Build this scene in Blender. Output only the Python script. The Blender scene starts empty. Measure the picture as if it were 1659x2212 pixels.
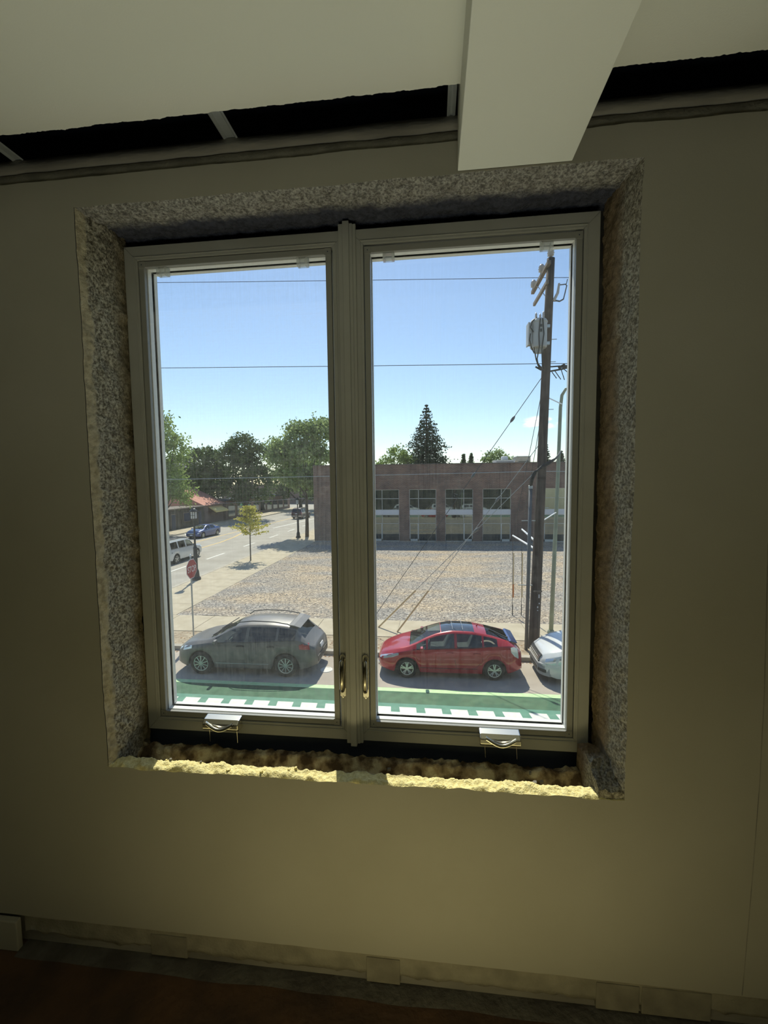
import bpy, bmesh, math, random
import numpy as np
from mathutils import Vector, noise
PI = math.pi
SC = bpy.context.scene
COL = SC.collection

# ---------------------------------------------------------------- camera
B = 5.3276            # height of the window frame's bottom above the street
cam = bpy.data.cameras.new('camera')
cam_o = bpy.data.objects.new('camera', cam); COL.objects.link(cam_o)
cam.sensor_fit = 'HORIZONTAL'; cam.sensor_width = 36.0
cam.lens = 924.05 / 1659 * 36.0
cam.clip_start = 0.02; cam.clip_end = 600
cam_o.location = (1.0066, -1.2076, 6.2)
cam_o.rotation_euler = (1.4986, 0.0112, 0.1100)
SC.camera = cam_o

# ---------------------------------------------------------------- sky
SUN_EL = math.radians(53.0)
SUN_K = 0.25                                   # sideways drift of the shadows
W = bpy.data.worlds.new('world'); SC.world = W; W.use_nodes = True
nt = W.node_tree; nt.nodes.clear()
out = nt.nodes.new('ShaderNodeOutputWorld'); bg = nt.nodes.new('ShaderNodeBackground')
sky = nt.nodes.new('ShaderNodeTexSky'); sky.sky_type = 'NISHITA'; sky.sun_disc = False
sky.sun_elevation = SUN_EL; sky.sun_rotation = math.radians(-14)
sky.air_density = 1.0; sky.dust_density = 0.25; sky.ozone_density = 1.3; sky.altitude = 50
geo = nt.nodes.new('ShaderNodeTexCoord')
# one small fair-weather cloud low over the horizon
mp = nt.nodes.new('ShaderNodeMapping'); mp.inputs['Scale'].default_value = (30, 30, 75)
mp.inputs['Location'].default_value = (0.55, 0.0, 0.35)
ns = nt.nodes.new('ShaderNodeTexNoise'); ns.inputs['Scale'].default_value = 1.0; ns.inputs['Detail'].default_value = 5
cr = nt.nodes.new('ShaderNodeValToRGB'); cr.color_ramp.elements[0].position = 0.38; cr.color_ramp.elements[1].position = 0.55
mx = nt.nodes.new('ShaderNodeMixRGB'); mx.inputs['Color2'].default_value = (11, 11, 11.2, 1)
dv = nt.nodes.new('ShaderNodeVectorMath'); dv.operation = 'SUBTRACT'; dv.inputs[1].default_value = (.236, .964, .122)
dm = nt.nodes.new('ShaderNodeVectorMath'); dm.operation = 'MULTIPLY'; dm.inputs[1].default_value = (21, 8, 62)
dl = nt.nodes.new('ShaderNodeVectorMath'); dl.operation = 'LENGTH'
rz = nt.nodes.new('ShaderNodeValToRGB'); rz.color_ramp.elements[0].position = 0.55; rz.color_ramp.elements[0].color = (1, 1, 1, 1)
rz.color_ramp.elements[1].position = 1.0; rz.color_ramp.elements[1].color = (0, 0, 0, 1)
mul = nt.nodes.new('ShaderNodeMath'); mul.operation = 'MULTIPLY'
L = nt.links.new
L(geo.outputs['Generated'], mp.inputs['Vector']); L(mp.outputs['Vector'], ns.inputs['Vector'])
L(ns.outputs['Fac'], cr.inputs['Fac']); L(geo.outputs['Generated'], dv.inputs[0]); L(dv.outputs[0], dm.inputs[0]); L(dm.outputs[0], dl.inputs[0]); L(dl.outputs['Value'], rz.inputs['Fac'])
L(cr.outputs['Color'], mul.inputs[0]); L(rz.outputs['Color'], mul.inputs[1]); L(mul.outputs[0], mx.inputs['Fac'])
L(sky.outputs['Color'], mx.inputs['Color1']); L(mx.outputs['Color'], bg.inputs['Color'])
bg.inputs['Strength'].default_value = 0.17
L(bg.outputs['Background'], out.inputs['Surface'])

# ---------------------------------------------------------------- sun and added fill lamps
sd = bpy.data.lights.new('sun', 'SUN'); sd.energy = 5.6; sd.angle = 0.0093; sd.color = (1.0, 0.93, 0.80)
so = bpy.data.objects.new('sun', sd); COL.objects.link(so); so.location = (-10, 60, 60)
h = 1 / math.hypot(1, SUN_K)
so.rotation_euler = Vector((SUN_K * h * math.cos(SUN_EL), -h * math.cos(SUN_EL), -math.sin(SUN_EL))).to_track_quat('-Z', 'Y').to_euler()
# added unseen fill lamp: brightens the ceiling beyond what the sunlit floor gives
al = bpy.data.lights.new('added_fill_ceiling', 'AREA'); al.shape = 'RECTANGLE'; al.size = 1.0; al.size_y = 0.8; al.energy = 8.5; al.color = (0.95, 1.0, 0.86); al.spread = math.radians(115)
ao = bpy.data.objects.new('added_fill_ceiling', al); COL.objects.link(ao); ao.location = (0.85, -1.7, B - 0.62); ao.rotation_euler = (PI, 0, 0)

a2 = bpy.data.lights.new('added_fill_wall', 'AREA'); a2.shape = 'RECTANGLE'; a2.size = 1.1; a2.size_y = 0.12; a2.energy = 2.0; a2.spread = math.radians(150); a2.color = (1.0, 0.86, 0.42)  # second added fill lamp, imitates warm floor bounce on the lower wall
o2 = bpy.data.objects.new('added_fill_wall', a2); COL.objects.link(o2); o2.location = (0.95, -0.80, B - 0.57); o2.rotation_euler = (PI / 2 + 0.55, 0, 0)

SC.view_settings.view_transform = 'Standard'; SC.view_settings.look = 'None'
SC.view_settings.exposure = 0.0; SC.view_settings.gamma = 1.0; SC.view_settings.use_curve_mapping = False
SC.cycles.transparent_max_bounces = 24; SC.cycles.max_bounces = 12; SC.cycles.diffuse_bounces = 5

# ---------------------------------------------------------------- helpers
rnd = random.Random(7)

class MB:
    """collects vertices and faces, linked as ONE mesh object"""
    def __init__(s): s.v = []; s.f = []; s.m = []; s.cur = 0
    def add(s, vs, fs):
        o = len(s.v); s.v += [tuple(v) for v in vs]
        for f in fs: s.f.append(tuple(i + o for i in f)); s.m.append(s.cur)
        return s
    def box(s, x0, x1, y0, y1, z0, z1):
        return s.add([(x0,y0,z0),(x1,y0,z0),(x1,y1,z0),(x0,y1,z0),(x0,y0,z1),(x1,y0,z1),(x1,y1,z1),(x0,y1,z1)],
                     [(0,3,2,1),(4,5,6,7),(0,1,5,4),(1,2,6,5),(2,3,7,6),(3,0,4,7)])
    def bar(s, a, b, w, h, up=(0,0,1)):
        a = Vector(a); b = Vector(b); d = (b - a).normalized(); u = Vector(up)
        if abs(d.dot(u)) > .98: u = Vector((1,0,0))
        r = d.cross(u).normalized() * (w / 2); t = r.cross(d).normalized() * (h / 2)
        return s.add([a-r-t, a+r-t, a+r+t, a-r+t, b-r-t, b+r-t, b+r+t, b-r+t],
                     [(0,3,2,1),(4,5,6,7),(0,1,5,4),(1,2,6,5),(2,3,7,6),(3,0,4,7)])
    def tube(s, pts, r, n=8, cap=True):
        pts = [Vector(p) for p in pts]; k = len(pts)
        rs = r if isinstance(r, (list, tuple)) else [r] * k
        vs = []; prev = None
        for i, p in enumerate(pts):
            d = (pts[min(i+1, k-1)] - pts[max(i-1, 0)]).normalized()
            if prev is None:
                u = Vector((0,0,1)) if abs(d.z) < .95 else Vector((1,0,0))
            else: u = prev
            a = d.cross(u).normalized(); b = a.cross(d).normalized(); prev = b
            for j in range(n):
                t = 2 * PI * j / n
                vs.append(p + (a * math.cos(t) + b * math.sin(t)) * rs[i])
        fs = [(i*n+j, i*n+(j+1) % n, (i+1)*n+(j+1) % n, (i+1)*n+j) for i in range(k-1) for j in range(n)]
        if cap: fs += [tuple(range(n-1, -1, -1)), tuple((k-1)*n+j for j in range(n))]
        return s.add(vs, fs)
    def prism(s, poly, a, b, axis='z'):
        """poly = 2-D outline; extruded from a to b along axis"""
        def P(u, v, w): return {'z': (u, v, w), 'y': (u, w, v), 'x': (w, u, v)}[axis]
        n = len(poly)
        vs = [P(u, v, a) for u, v in poly] + [P(u, v, b) for u, v in poly]
        return s.add(vs, [tuple(range(n-1, -1, -1)), tuple(range(n, 2*n))] + [(i, (i+1) % n, n+(i+1) % n, n+i) for i in range(n)])
    def lathe(s, prof, c=(0,0,0), n=16, axis='z', cap=True):
        c = Vector(c); vs = []; k = len(prof)
        for r, t in prof:
            for j in range(n):
                a = 2 * PI * j / n; p, q = r * math.cos(a), r * math.sin(a)
                vs.append(c + Vector({'z': (p, q, t), 'y': (p, t, q), 'x': (t, p, q)}[axis]))
        fs = [(i*n+j, i*n+(j+1) % n, (i+1)*n+(j+1) % n, (i+1)*n+j) for i in range(k-1) for j in range(n)]
        return s.add(vs, fs + ([tuple(range(n-1, -1, -1)), tuple((k-1)*n+j for j in range(n))] if cap else []))
    def grid(s, rows):
        nr, nc = len(rows), len(rows[0]); vs = [p for r in rows for p in r]
        return s.add(vs, [(i*nc+j, i*nc+j+1, (i+1)*nc+j+1, (i+1)*nc+j) for i in range(nr-1) for j in range(nc-1)])
    def build(s, name, mat, parent=None, smooth=False, bevel=0, seg=2, fixn=True):
        me = bpy.data.meshes.new(name); me.from_pydata(s.v, [], s.f)
        mats = mat if isinstance(mat, (list, tuple)) else [mat]
        for m in mats: me.materials.append(m)
        if len(mats) > 1:
            for p, i in zip(me.polygons, s.m): p.material_index = i
        if fixn:
            bm = bmesh.new(); bm.from_mesh(me); bmesh.ops.recalc_face_normals(bm, faces=bm.faces); bm.to_mesh(me); bm.free()
        if smooth:
            for p in me.polygons: p.use_smooth = True
        me.update()
        o = bpy.data.objects.new(name, me); COL.objects.link(o)
        if parent: o.parent = parent
        if bevel:
            b = o.modifiers.new('bevel', 'BEVEL'); b.width = bevel; b.segments = seg; b.limit_method = 'ANGLE'; b.angle_limit = .6
        return o

def tag(o, label=None, cat=None, group=None, kind=None):
    if label: o['label'] = label
    if cat: o['category'] = cat
    if group: o['group'] = group
    if kind: o['kind'] = kind
    return o

def empty(name, loc=(0,0,0), rz=0):
    o = bpy.data.objects.new(name, None); COL.objects.link(o); o.location = loc; o.rotation_euler = (0,0,rz)
    o.empty_display_size = .1
    return o

def copy_tree(o, parent=None):
    c = o.copy(); COL.objects.link(c)
    if parent: c.parent = parent
    for ch in list(o.children): copy_tree(ch, c)
    return c

def nz(x, y=0, z=0): return noise.noise(Vector((x, y, z)))

# ---------------------------------------------------------------- materials
def M(name, col, rough=.7, metal=0, col2=None, scale=8, bump=0, bscale=60, spec=.5, detail=4, lo=.35, hi=.65, stretch=(1,1,1), coat=0, bdist=.01):
    m = bpy.data.materials.new(name); m.use_nodes = True
    t = m.node_tree; p = t.nodes['Principled BSDF']; k = t.links.new
    p.inputs['Base Color'].default_value = (*col, 1); p.inputs['Roughness'].default_value = rough
    p.inputs['Metallic'].default_value = metal; p.inputs['Specular IOR Level'].default_value = spec
    p.inputs['Coat Weight'].default_value = coat; p.inputs['Coat Roughness'].default_value = .05
    if col2 or bump:
        tc = t.nodes.new('ShaderNodeTexCoord'); mp = t.nodes.new('ShaderNodeMapping'); mp.inputs['Scale'].default_value = stretch
        k(tc.outputs['Object'], mp.inputs['Vector'])
    if col2:
        n = t.nodes.new('ShaderNodeTexNoise'); n.inputs['Scale'].default_value = scale; n.inputs['Detail'].default_value = detail
        r = t.nodes.new('ShaderNodeValToRGB'); r.color_ramp.elements[0].position = lo; r.color_ramp.elements[1].position = hi
        r.color_ramp.elements[0].color = (*col, 1); r.color_ramp.elements[1].color = (*col2, 1)
        k(mp.outputs['Vector'], n.inputs['Vector']); k(n.outputs['Fac'], r.inputs['Fac']); k(r.outputs['Color'], p.inputs['Base Color'])
    if bump:
        n = t.nodes.new('ShaderNodeTexNoise'); n.inputs['Scale'].default_value = bscale; n.inputs['Detail'].default_value = 3
        b = t.nodes.new('ShaderNodeBump'); b.inputs['Strength'].default_value = bump; b.inputs['Distance'].default_value = bdist
        k(mp.outputs['Vector'], n.inputs['Vector']); k(n.outputs['Fac'], b.inputs['Height']); k(b.outputs['Normal'], p.inputs['Normal'])
    return m

def rough_concrete(name, pale, dark, dirt, ax, d0, d1, pit=1.0, fine=125, lip=None, mot=.55):
    """broken concrete: pale aggregate with dark pits, a soiled zone deeper in (axis ax from d0 to d1)"""
    m = bpy.data.materials.new(name); m.use_nodes = True; t = m.node_tree; p = t.nodes['Principled BSDF']; k = t.links.new
    p.inputs['Roughness'].default_value = .95; p.inputs['Specular IOR Level'].default_value = .1
    tc = t.nodes.new('ShaderNodeTexCoord')
    n1 = t.nodes.new('ShaderNodeTexNoise'); n1.inputs['Scale'].default_value = fine; n1.inputs['Detail'].default_value = 3; n1.inputs['Roughness'].default_value = .7
    r1 = t.nodes.new('ShaderNodeValToRGB'); r1.color_ramp.elements[0].position = .40; r1.color_ramp.elements[1].position = .60
    r1.color_ramp.elements[0].color = (*dark, 1); r1.color_ramp.elements[1].color = (*pale, 1)
    n2 = t.nodes.new('ShaderNodeTexNoise'); n2.inputs['Scale'].default_value = 9; n2.inputs['Detail'].default_value = 6
    sx = t.nodes.new('ShaderNodeSeparateXYZ')
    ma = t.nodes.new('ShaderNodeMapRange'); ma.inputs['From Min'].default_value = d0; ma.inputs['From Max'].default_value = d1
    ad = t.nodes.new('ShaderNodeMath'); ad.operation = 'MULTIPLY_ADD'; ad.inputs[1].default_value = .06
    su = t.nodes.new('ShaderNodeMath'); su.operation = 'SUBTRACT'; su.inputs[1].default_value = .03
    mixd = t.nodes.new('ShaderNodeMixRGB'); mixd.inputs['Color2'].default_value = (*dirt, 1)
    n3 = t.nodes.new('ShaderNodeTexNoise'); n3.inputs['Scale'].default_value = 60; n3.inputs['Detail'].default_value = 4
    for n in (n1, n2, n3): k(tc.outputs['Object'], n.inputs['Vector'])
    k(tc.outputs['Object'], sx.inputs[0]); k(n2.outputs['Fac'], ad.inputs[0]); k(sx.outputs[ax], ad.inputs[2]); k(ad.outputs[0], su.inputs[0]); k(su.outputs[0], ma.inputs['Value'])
    if lip:
        lr = t.nodes.new('ShaderNodeMapRange'); lr.inputs['From Min'].default_value = lip[1] + .006; lr.inputs['From Max'].default_value = lip[1]
        lx = t.nodes.new('ShaderNodeMixRGB'); lx.inputs['Color2'].default_value = (*lip[0], 1)
        k(su.outputs[0], lr.inputs['Value']); k(lr.outputs['Result'], lx.inputs['Fac']); k(r1.outputs['Color'], lx.inputs['Color1']); src = lx
    else: src = r1
    if mot < .3:
        n4 = t.nodes.new('ShaderNodeTexNoise'); n4.inputs['Scale'].default_value = 22; n4.inputs['Detail'].default_value = 7
        r4 = t.nodes.new('ShaderNodeValToRGB'); e4 = r4.color_ramp.elements; e4[0].position = .40; e4[1].position = .62
        e4[0].color = (dirt[0]*.28, dirt[1]*.25, dirt[2]*.25, 1); e4[1].color = (.56, .50, .33, 1); e5 = e4.new(.53); e5.color = (*dirt, 1)
        k(tc.outputs['Object'], n4.inputs['Vector']); k(n4.outputs['Fac'], r4.inputs['Fac']); k(r4.outputs['Color'], mixd.inputs['Color2'])
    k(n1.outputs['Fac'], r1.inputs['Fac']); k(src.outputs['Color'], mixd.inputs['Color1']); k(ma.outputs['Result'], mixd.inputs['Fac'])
    mm = t.nodes.new('ShaderNodeMixRGB'); mm.blend_type = 'MULTIPLY'; mm.inputs['Fac'].default_value = mot
    r3 = t.nodes.new('ShaderNodeValToRGB'); r3.color_ramp.elements[0].position = .35; r3.color_ramp.elements[1].position = .6
    r3.color_ramp.elements[0].color = (.35, .33, .3, 1); k(n3.outputs['Fac'], r3.inputs['Fac'])
    k(mixd.outputs['Color'], mm.inputs['Color1']); k(r3.outputs['Color'], mm.inputs['Color2']); k(mm.outputs['Color'], p.inputs['Base Color'])
    b = t.nodes.new('ShaderNodeBump'); b.inputs['Strength'].default_value = pit; b.inputs['Distance'].default_value = .008
    k(n1.outputs['Fac'], b.inputs['Height']); k(b.outputs['Normal'], p.inputs['Normal'])
    return m

def glassmat(name, tint=(.95,.97,.96), gloss=.06, haze=0.0, hazecol=(.8,.82,.8), streak=False):
    """a pane: mostly clear, a weak mirror, a film of dust that scatters light"""
    m = bpy.data.materials.new(name); m.use_nodes = True; t = m.node_tree; t.nodes.clear(); k = t.links.new
    o = t.nodes.new('ShaderNodeOutputMaterial'); tr = t.nodes.new('ShaderNodeBsdfTransparent'); tr.inputs['Color'].default_value = (*tint, 1)
    gl = t.nodes.new('ShaderNodeBsdfGlossy'); gl.inputs['Roughness'].default_value = .02
    a = t.nodes.new('ShaderNodeMixShader'); a.inputs['Fac'].default_value = gloss
    k(tr.outputs[0], a.inputs[1]); k(gl.outputs[0], a.inputs[2]); last = a
    if haze:
        di = t.nodes.new('ShaderNodeBsdfTranslucent'); di.inputs['Color'].default_value = (*hazecol, 1)
        d2 = t.nodes.new('ShaderNodeBsdfDiffuse'); d2.inputs['Color'].default_value = (*hazecol, 1)
        c = t.nodes.new('ShaderNodeMixShader'); c.inputs['Fac'].default_value = .35; k(di.outputs[0], c.inputs[1]); k(d2.outputs[0], c.inputs[2])
        b = t.nodes.new('ShaderNodeMixShader'); b.inputs['Fac'].default_value = haze; k(a.outputs[0], b.inputs[1]); k(c.outputs[0], b.inputs[2]); last = b
        if streak:
            tc = t.nodes.new('ShaderNodeTexCoord')
            acc = None
            for sc, wgt in (((330, 1, 5), .5), ((5, 1, 330), .3), ((60, 60, 60), .35)):
                mp = t.nodes.new('ShaderNodeMapping'); mp.inputs['Scale'].default_value = sc
                n = t.nodes.new('ShaderNodeTexNoise'); n.inputs['Scale'].default_value = 1; n.inputs['Detail'].default_value = 2
                k(tc.outputs['Object'], mp.inputs['Vector']); k(mp.outputs['Vector'], n.inputs['Vector'])
                q = t.nodes.new('ShaderNodeMath'); q.operation = 'MULTIPLY'; q.inputs[1].default_value = wgt; k(n.outputs['Fac'], q.inputs[0])
                if acc is None: acc = q
                else:
                    s = t.nodes.new('ShaderNodeMath'); s.operation = 'ADD'; k(acc.outputs[0], s.inputs[0]); k(q.outputs[0], s.inputs[1]); acc = s
            q = t.nodes.new('ShaderNodeMapRange'); q.inputs['From Min'].default_value = .40; q.inputs['From Max'].default_value = .75
            q.inputs['To Min'].default_value = haze * .1; q.inputs['To Max'].default_value = haze * 2.4
            k(acc.outputs[0], q.inputs['Value']); k(q.outputs[0], b.inputs['Fac'])
    k(last.outputs[0], o.inputs['Surface'])
    return m

def leafmat(name, c1, c2, scale=1.2, trans=.35):
    m = bpy.data.materials.new(name); m.use_nodes = True; t = m.node_tree; t.nodes.clear(); k = t.links.new
    o = t.nodes.new('ShaderNodeOutputMaterial'); d = t.nodes.new('ShaderNodeBsdfDiffuse'); r = t.nodes.new('ShaderNodeBsdfTranslucent')
    x = t.nodes.new('ShaderNodeMixShader'); x.inputs['Fac'].default_value = trans
    tc = t.nodes.new('ShaderNodeTexCoord'); n = t.nodes.new('ShaderNodeTexNoise'); n.inputs['Scale'].default_value = scale; n.inputs['Detail'].default_value = 5
    c = t.nodes.new('ShaderNodeValToRGB'); c.color_ramp.elements[0].position = .35; c.color_ramp.elements[1].position = .65
    c.color_ramp.elements[0].color = (*c1, 1); c.color_ramp.elements[1].color = (*c2, 1)
    k(tc.outputs['Object'], n.inputs['Vector']); k(n.outputs['Fac'], c.inputs['Fac'])
    k(c.outputs['Color'], d.inputs['Color']); k(c.outputs['Color'], r.inputs['Color'])
    k(d.outputs[0], x.inputs[1]); k(r.outputs[0], x.inputs[2]); k(x.outputs[0], o.inputs['Surface'])
    return m

PAINT = (.33, .315, .26)
m_wall = M('wall_paint', PAINT, .85, col2=(.305,.29,.235), scale=2.5, bump=.12, bscale=220, bdist=.002)
m_ceil = M('ceiling_paint', (.72,.72,.63), .9, bump=.15, bscale=260, bdist=.002)
m_floor = M('floor_screed', (.10,.05,.022), .85, col2=(.05,.028,.016), scale=6, bump=.4, bscale=40)
m_bounce = M('bounce_board', (.80,.71,.44), .9, col2=(.75,.66,.40), scale=3)
m_raw = M('raw_plaster', (.27,.25,.19), .95, col2=(.19,.175,.13), scale=14, bump=.5, bscale=120, bdist=.004)
m_patch = M('plaster_patch', (.22,.205,.155), .95, col2=(.16,.145,.11), scale=16, bump=.4, bscale=90, bdist=.003)
m_rawdark = M('raw_band', (.25,.235,.20), .95, col2=(.15,.14,.12), scale=10, bump=.6, bscale=90, bdist=.004, stretch=(.3,1,1))
m_grime = M('floor_grime', (.12,.11,.09), .95, col2=(.07,.06,.05), scale=12, bump=.5, bscale=60)
m_gyp = M('gypsum_edge', (.72,.70,.60), .95, bump=.5, bscale=200)
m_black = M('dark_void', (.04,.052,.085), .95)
m_zinc = M('galvanised', (.50,.53,.54), .45, .6, col2=(.40,.43,.44), scale=18)
m_vinyl = M('vinyl_frame', (.35,.352,.325), .45, col2=(.31,.31,.28), scale=5, bump=.04, bscale=80, bdist=.001)
m_vinylscr = M('screen_rail', (.25,.25,.23), .45)
m_sash = M('sash_white', (.80,.81,.78), .4)
m_chrome = M('nickel', (.75,.72,.62), .22, 1.0)
m_bronze = M('lock_metal', (.34,.31,.24), .2, 1.0)
m_clip = glassmat('clear_plastic', (.92,.93,.92), .12, .25, (.95,.95,.93))
m_glass = glassmat('pane_glass', (.95,.975,.965), .03, .006, (.85,.87,.85), True)
m_screen_l = glassmat('insect_mesh_left', (.93,.93,.93), .0, .042, (.62,.63,.60), True)
m_screen = glassmat('insect_mesh', (.93,.93,.93), .0, .02, (.62,.63,.60), True)
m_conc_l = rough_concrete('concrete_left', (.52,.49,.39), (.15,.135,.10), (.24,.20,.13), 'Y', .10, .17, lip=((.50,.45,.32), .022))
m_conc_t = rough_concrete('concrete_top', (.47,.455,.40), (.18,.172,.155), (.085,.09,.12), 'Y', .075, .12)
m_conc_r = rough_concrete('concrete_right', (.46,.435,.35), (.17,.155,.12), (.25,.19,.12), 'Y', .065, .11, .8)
m_conc_b = rough_concrete('concrete_sill', (.98,.88,.46), (.88,.75,.33), (.34,.27,.16), 'Y', .040, .064, .9, 120, mot=.2)  # cream plaster front, its yellow raised to stand for the sunlit strip

# ================================================================ THE ROOM (heights from the frame's bottom)
OX0, OX1, OZ0, OZ1 = -.032, 1.542, -.033, 1.681
XA, XB, FZ, CZ, WT = -2.1, 3.3, -.70, 1.812, 1.763
def jl(z): return OX0 + .004 * nz(z*6, 1.3) + .0025 * nz(z*28, 4.1)
def jr(z): return OX1 + .004 * nz(z*5, 7.7) + .002 * nz(z*30, 2.2)
def jt(x): return OZ1 + .004 * nz(x*6, 3.9) + .0025 * nz(x*30, 8.8)
def jb(x): return OZ0 + .006 * nz(x*5, 6.4) + .006 * nz(x*17, 1.1) + .0025 * nz(x*45, 5.5)
def lin(a, b, n): return [a + (b - a) * i / (n - 1) for i in range(n)]

def place(o): o.location.z = B; return o

def front_wall():
    mb = MB(); w = .0
    zs = [OZ0] + lin(OZ0 + .002, OZ1 - .002, 160) + [OZ1]
    mb.grid([[(XA, 0, z), (jl(min(max(z, OZ0), OZ1)), 0, z)] for z in zs])
    mb.grid([[(jr(z), 0, z), (XB, 0, z)] for z in zs])
    xs = [XA, OX0 - .001] + lin(OX0, OX1, 170) + [OX1 + .001] + lin(1.6, XB, 60)
    top = lambda x: WT + .003 * nz(x*7, 9.1) + .0015 * nz(x*31, 3.3)
    xt = lin(XA, OX0 - .002, 70) + lin(OX0, OX1, 170) + lin(OX1 + .002, XB, 70)
    mb.grid([[(x, 0, jt(x) if OX0 <= x <= OX1 else OZ1), (x, 0, top(x))] for x in xt])
    mb.grid([[(x, 0, top(x)), (x, .014, top(x) + .001)] for x in xt])                  # torn top edge of the board
    bot = lambda x: -.588 + .002 * nz(x*8, 2.7) + .001 * nz(x*33, 6.1)
    mb.grid([[(x, 0, bot(x)), (x, 0, jb(x) if OX0 <= x <= OX1 else OZ0)] for x in xt])
    mb.grid([[(x, 0, bot(x)), (x, .012, bot(x))] for x in xt])
    o = mb.build('wall_front', m_wall, fixn=True); tag(o, 'olive grey painted plaster wall around the window opening', kind='structure'); place(o)
    # structural core behind the plaster, down to the street outside
    c = MB()
    c.box(XA - .2, -.055, .02, .27, FZ - .3, WT - .01); c.box(1.565, XB + .2, .02, .27, FZ - .3, WT - .01)
    c.box(-.055, 1.565, .02, .27, FZ - .3, -.10); c.box(-.055, 1.565, .02, .27, 1.72, WT - .01)
    c.box(XA - .2, -.09, .25, .38, FZ - .3, 2.6); c.box(1.59, XB + .2, .25, .38, FZ - .3, 2.6)
    c.box(-.09, 1.59, .25, .38, FZ - .3, -.12); c.box(-.09, 1.59, .25, .38, 1.73, 2.6)
    c.box(-.10, .02, .236, .256, -.13, 1.75); c.box(1.48, 1.60, .236, .256, -.13, 1.75); c.box(.02, 1.48, .236, .256, -.13, .02); c.box(.02, 1.48, .236, .256, 1.632, 1.75)
    c.build('wall_core', m_rawdark, o)
    # bare band over the board: two uneven courses, then the black slot
    b = MB(); xb = lin(XA, XB, 300)
    lo = lambda x: WT - .012; mid = lambda x: 1.797 + .002 * nz(x*6, 5.2) + .0012 * nz(x*25, 1.9); hi = lambda x: 1.830 + .0015 * nz(x*5, 8.2)
    b.grid([[(x, .016 + .003*nz(x*9, .5), lo(x)), (x, .010 + .003*nz(x*11, 1.5), WT + .006), (x, .008 + .003*nz(x*13, 2.5), mid(x) - .004), (x, .016, mid(x))] for x in xb])
    b.build('bare_band', m_raw, o, smooth=True)
    b = MB(); b.grid([[(x, .016, mid(x) - .001), (x, .004 + .002*nz(x*10, 4.), mid(x) + .004), (x, .004 + .002*nz(x*12, 3.), hi(x)), (x, .12, hi(x) + .004)] for x in xb if x < 1.078 or x > 1.43])
    b.build('bare_band', m_rawdark, o, smooth=True)
    # where the skirting was pulled off
    s = MB(); low = lambda x: -.668 + .014 * nz(x*4, 3.3) + .018 * abs(nz(x*13, 6.3)) + .007 * nz(x*40, 1.)
    xs = lin(-.385, XB, 420)
    s.grid([[(x, .010 + .002*nz(x*20, z*20), z) for z in (-.586, -.61, -.63, -.65)] + [(x, .010, low(x)), (x, .03, low(x) + .004)] for x in xs])
    s.build('stripped_plaster', m_raw, o, smooth=True)
    s = MB(); s.box(-.385, XB, .030, .05, FZ - .02, -.58); s.build('joint_backing', m_rawdark, o)
    for x0, x1, z0, z1 in ((.078, .205, -.686, -.612), (.80, .905, -.69, -.607), (1.485, 1.605, -.69, -.606), (1.612, 1.80, -.69, -.604)):
        s = MB(); s.box(x0, x1, .0075, .03, z0, z1); s.build('plaster_patch', m_patch, o, bevel=.002)
    s = MB(); s.tube([(1.877, -.0002, .70), (1.8872, -.0002, .30), (1.888, -.0002, .03), (1.881, -.0002, -.30), (1.873, -.0002, -.585)], .0011, 5); s.build('board_seam', m_rawdark, o)
    return o
wall = front_wall()

def reveal(name, mat, pt, nu, nv, parent, us, vs):
    o = MB().grid([[pt(u, v) for v in vs] for u in us]).build(name, mat, parent, smooth=True)
    return o
def agg(a, b, amp=1.0):
    return 1.35 * amp * (.0045 * nz(a*26, b*26, .3) + .0032 * nz(a*62, b*62, 1.7) + .0022 * nz(a*140, b*140, 2.9))
ys = lin(0, .175, 34)
def pL(z, y):
    f = min(1, y / .02); g = min(1, max(0, (y - .115) / .045))
    cav = g * (.003 + .020 * max(0, nz(z*9, 11.)) + .008 * nz(z*27, 5.))
    return (jl(z) * (1 - f) + f * (OX0 + .010 + .13 * y + agg(z, y) + .004 * nz(z*5, 3.)) - cav + (.002 * (1-f)), y, z)
def pR(z, y):
    f = min(1, y / .012); step = min(1, max(0, (y - .068) / .012))
    return (jr(z) * (1 - f) + f * (OX1 - .002 - .16 * y - agg(z, y, .75)) + step * (.003 + .004 * nz(z*6, 8.)), y, z)
def pT(x, y):
    f = min(1, y / .015); step = min(1, max(0, (y - .075 - .008 * nz(x*5, 4.)) / .02))
    edge = jt(x)
    return (x, y, edge * (1 - f) + f * (OZ1 - .003 - .03 * y - agg(x, y, 1.1) - .003 * nz(x*6, 9.)) + step * (.006 + .004 * nz(x*11, 2.)))
def pB(x, y):
    f = min(1, y / .006); dip = min(1, max(0, (y - .044 - .007 * nz(x*9, 7.)) / .02)); deep = min(1, max(0, (y - .10) / .02)); drop = min(1, max(0, (y - .148 - .012 * nz(x*7, 2.) - .006 * nz(x*23, 3.)) / .01))
    return (x, y, jb(x) * (1 - f) + f * (OZ0 + .004 + agg(x, y, 1.3) + .006 * nz(x*8, y*14, 4.) - .050 * dip * (1 - .72 * deep) - .05 * drop + dip * (.005 * nz(x*15, y*30, 7.) + .005 * nz(x*40, y*60, 8.))))
zz = lin(OZ0 - .03, OZ1 + .03, 380); xx = lin(OX0 - .02, OX1 + .02, 360)
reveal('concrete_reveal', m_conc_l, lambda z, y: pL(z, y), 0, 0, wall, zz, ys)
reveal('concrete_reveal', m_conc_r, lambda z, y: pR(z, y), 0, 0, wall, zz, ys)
reveal('concrete_reveal', m_conc_t, lambda x, y: pT(x, y), 0, 0, wall, xx, lin(0, .20, 38))
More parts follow.
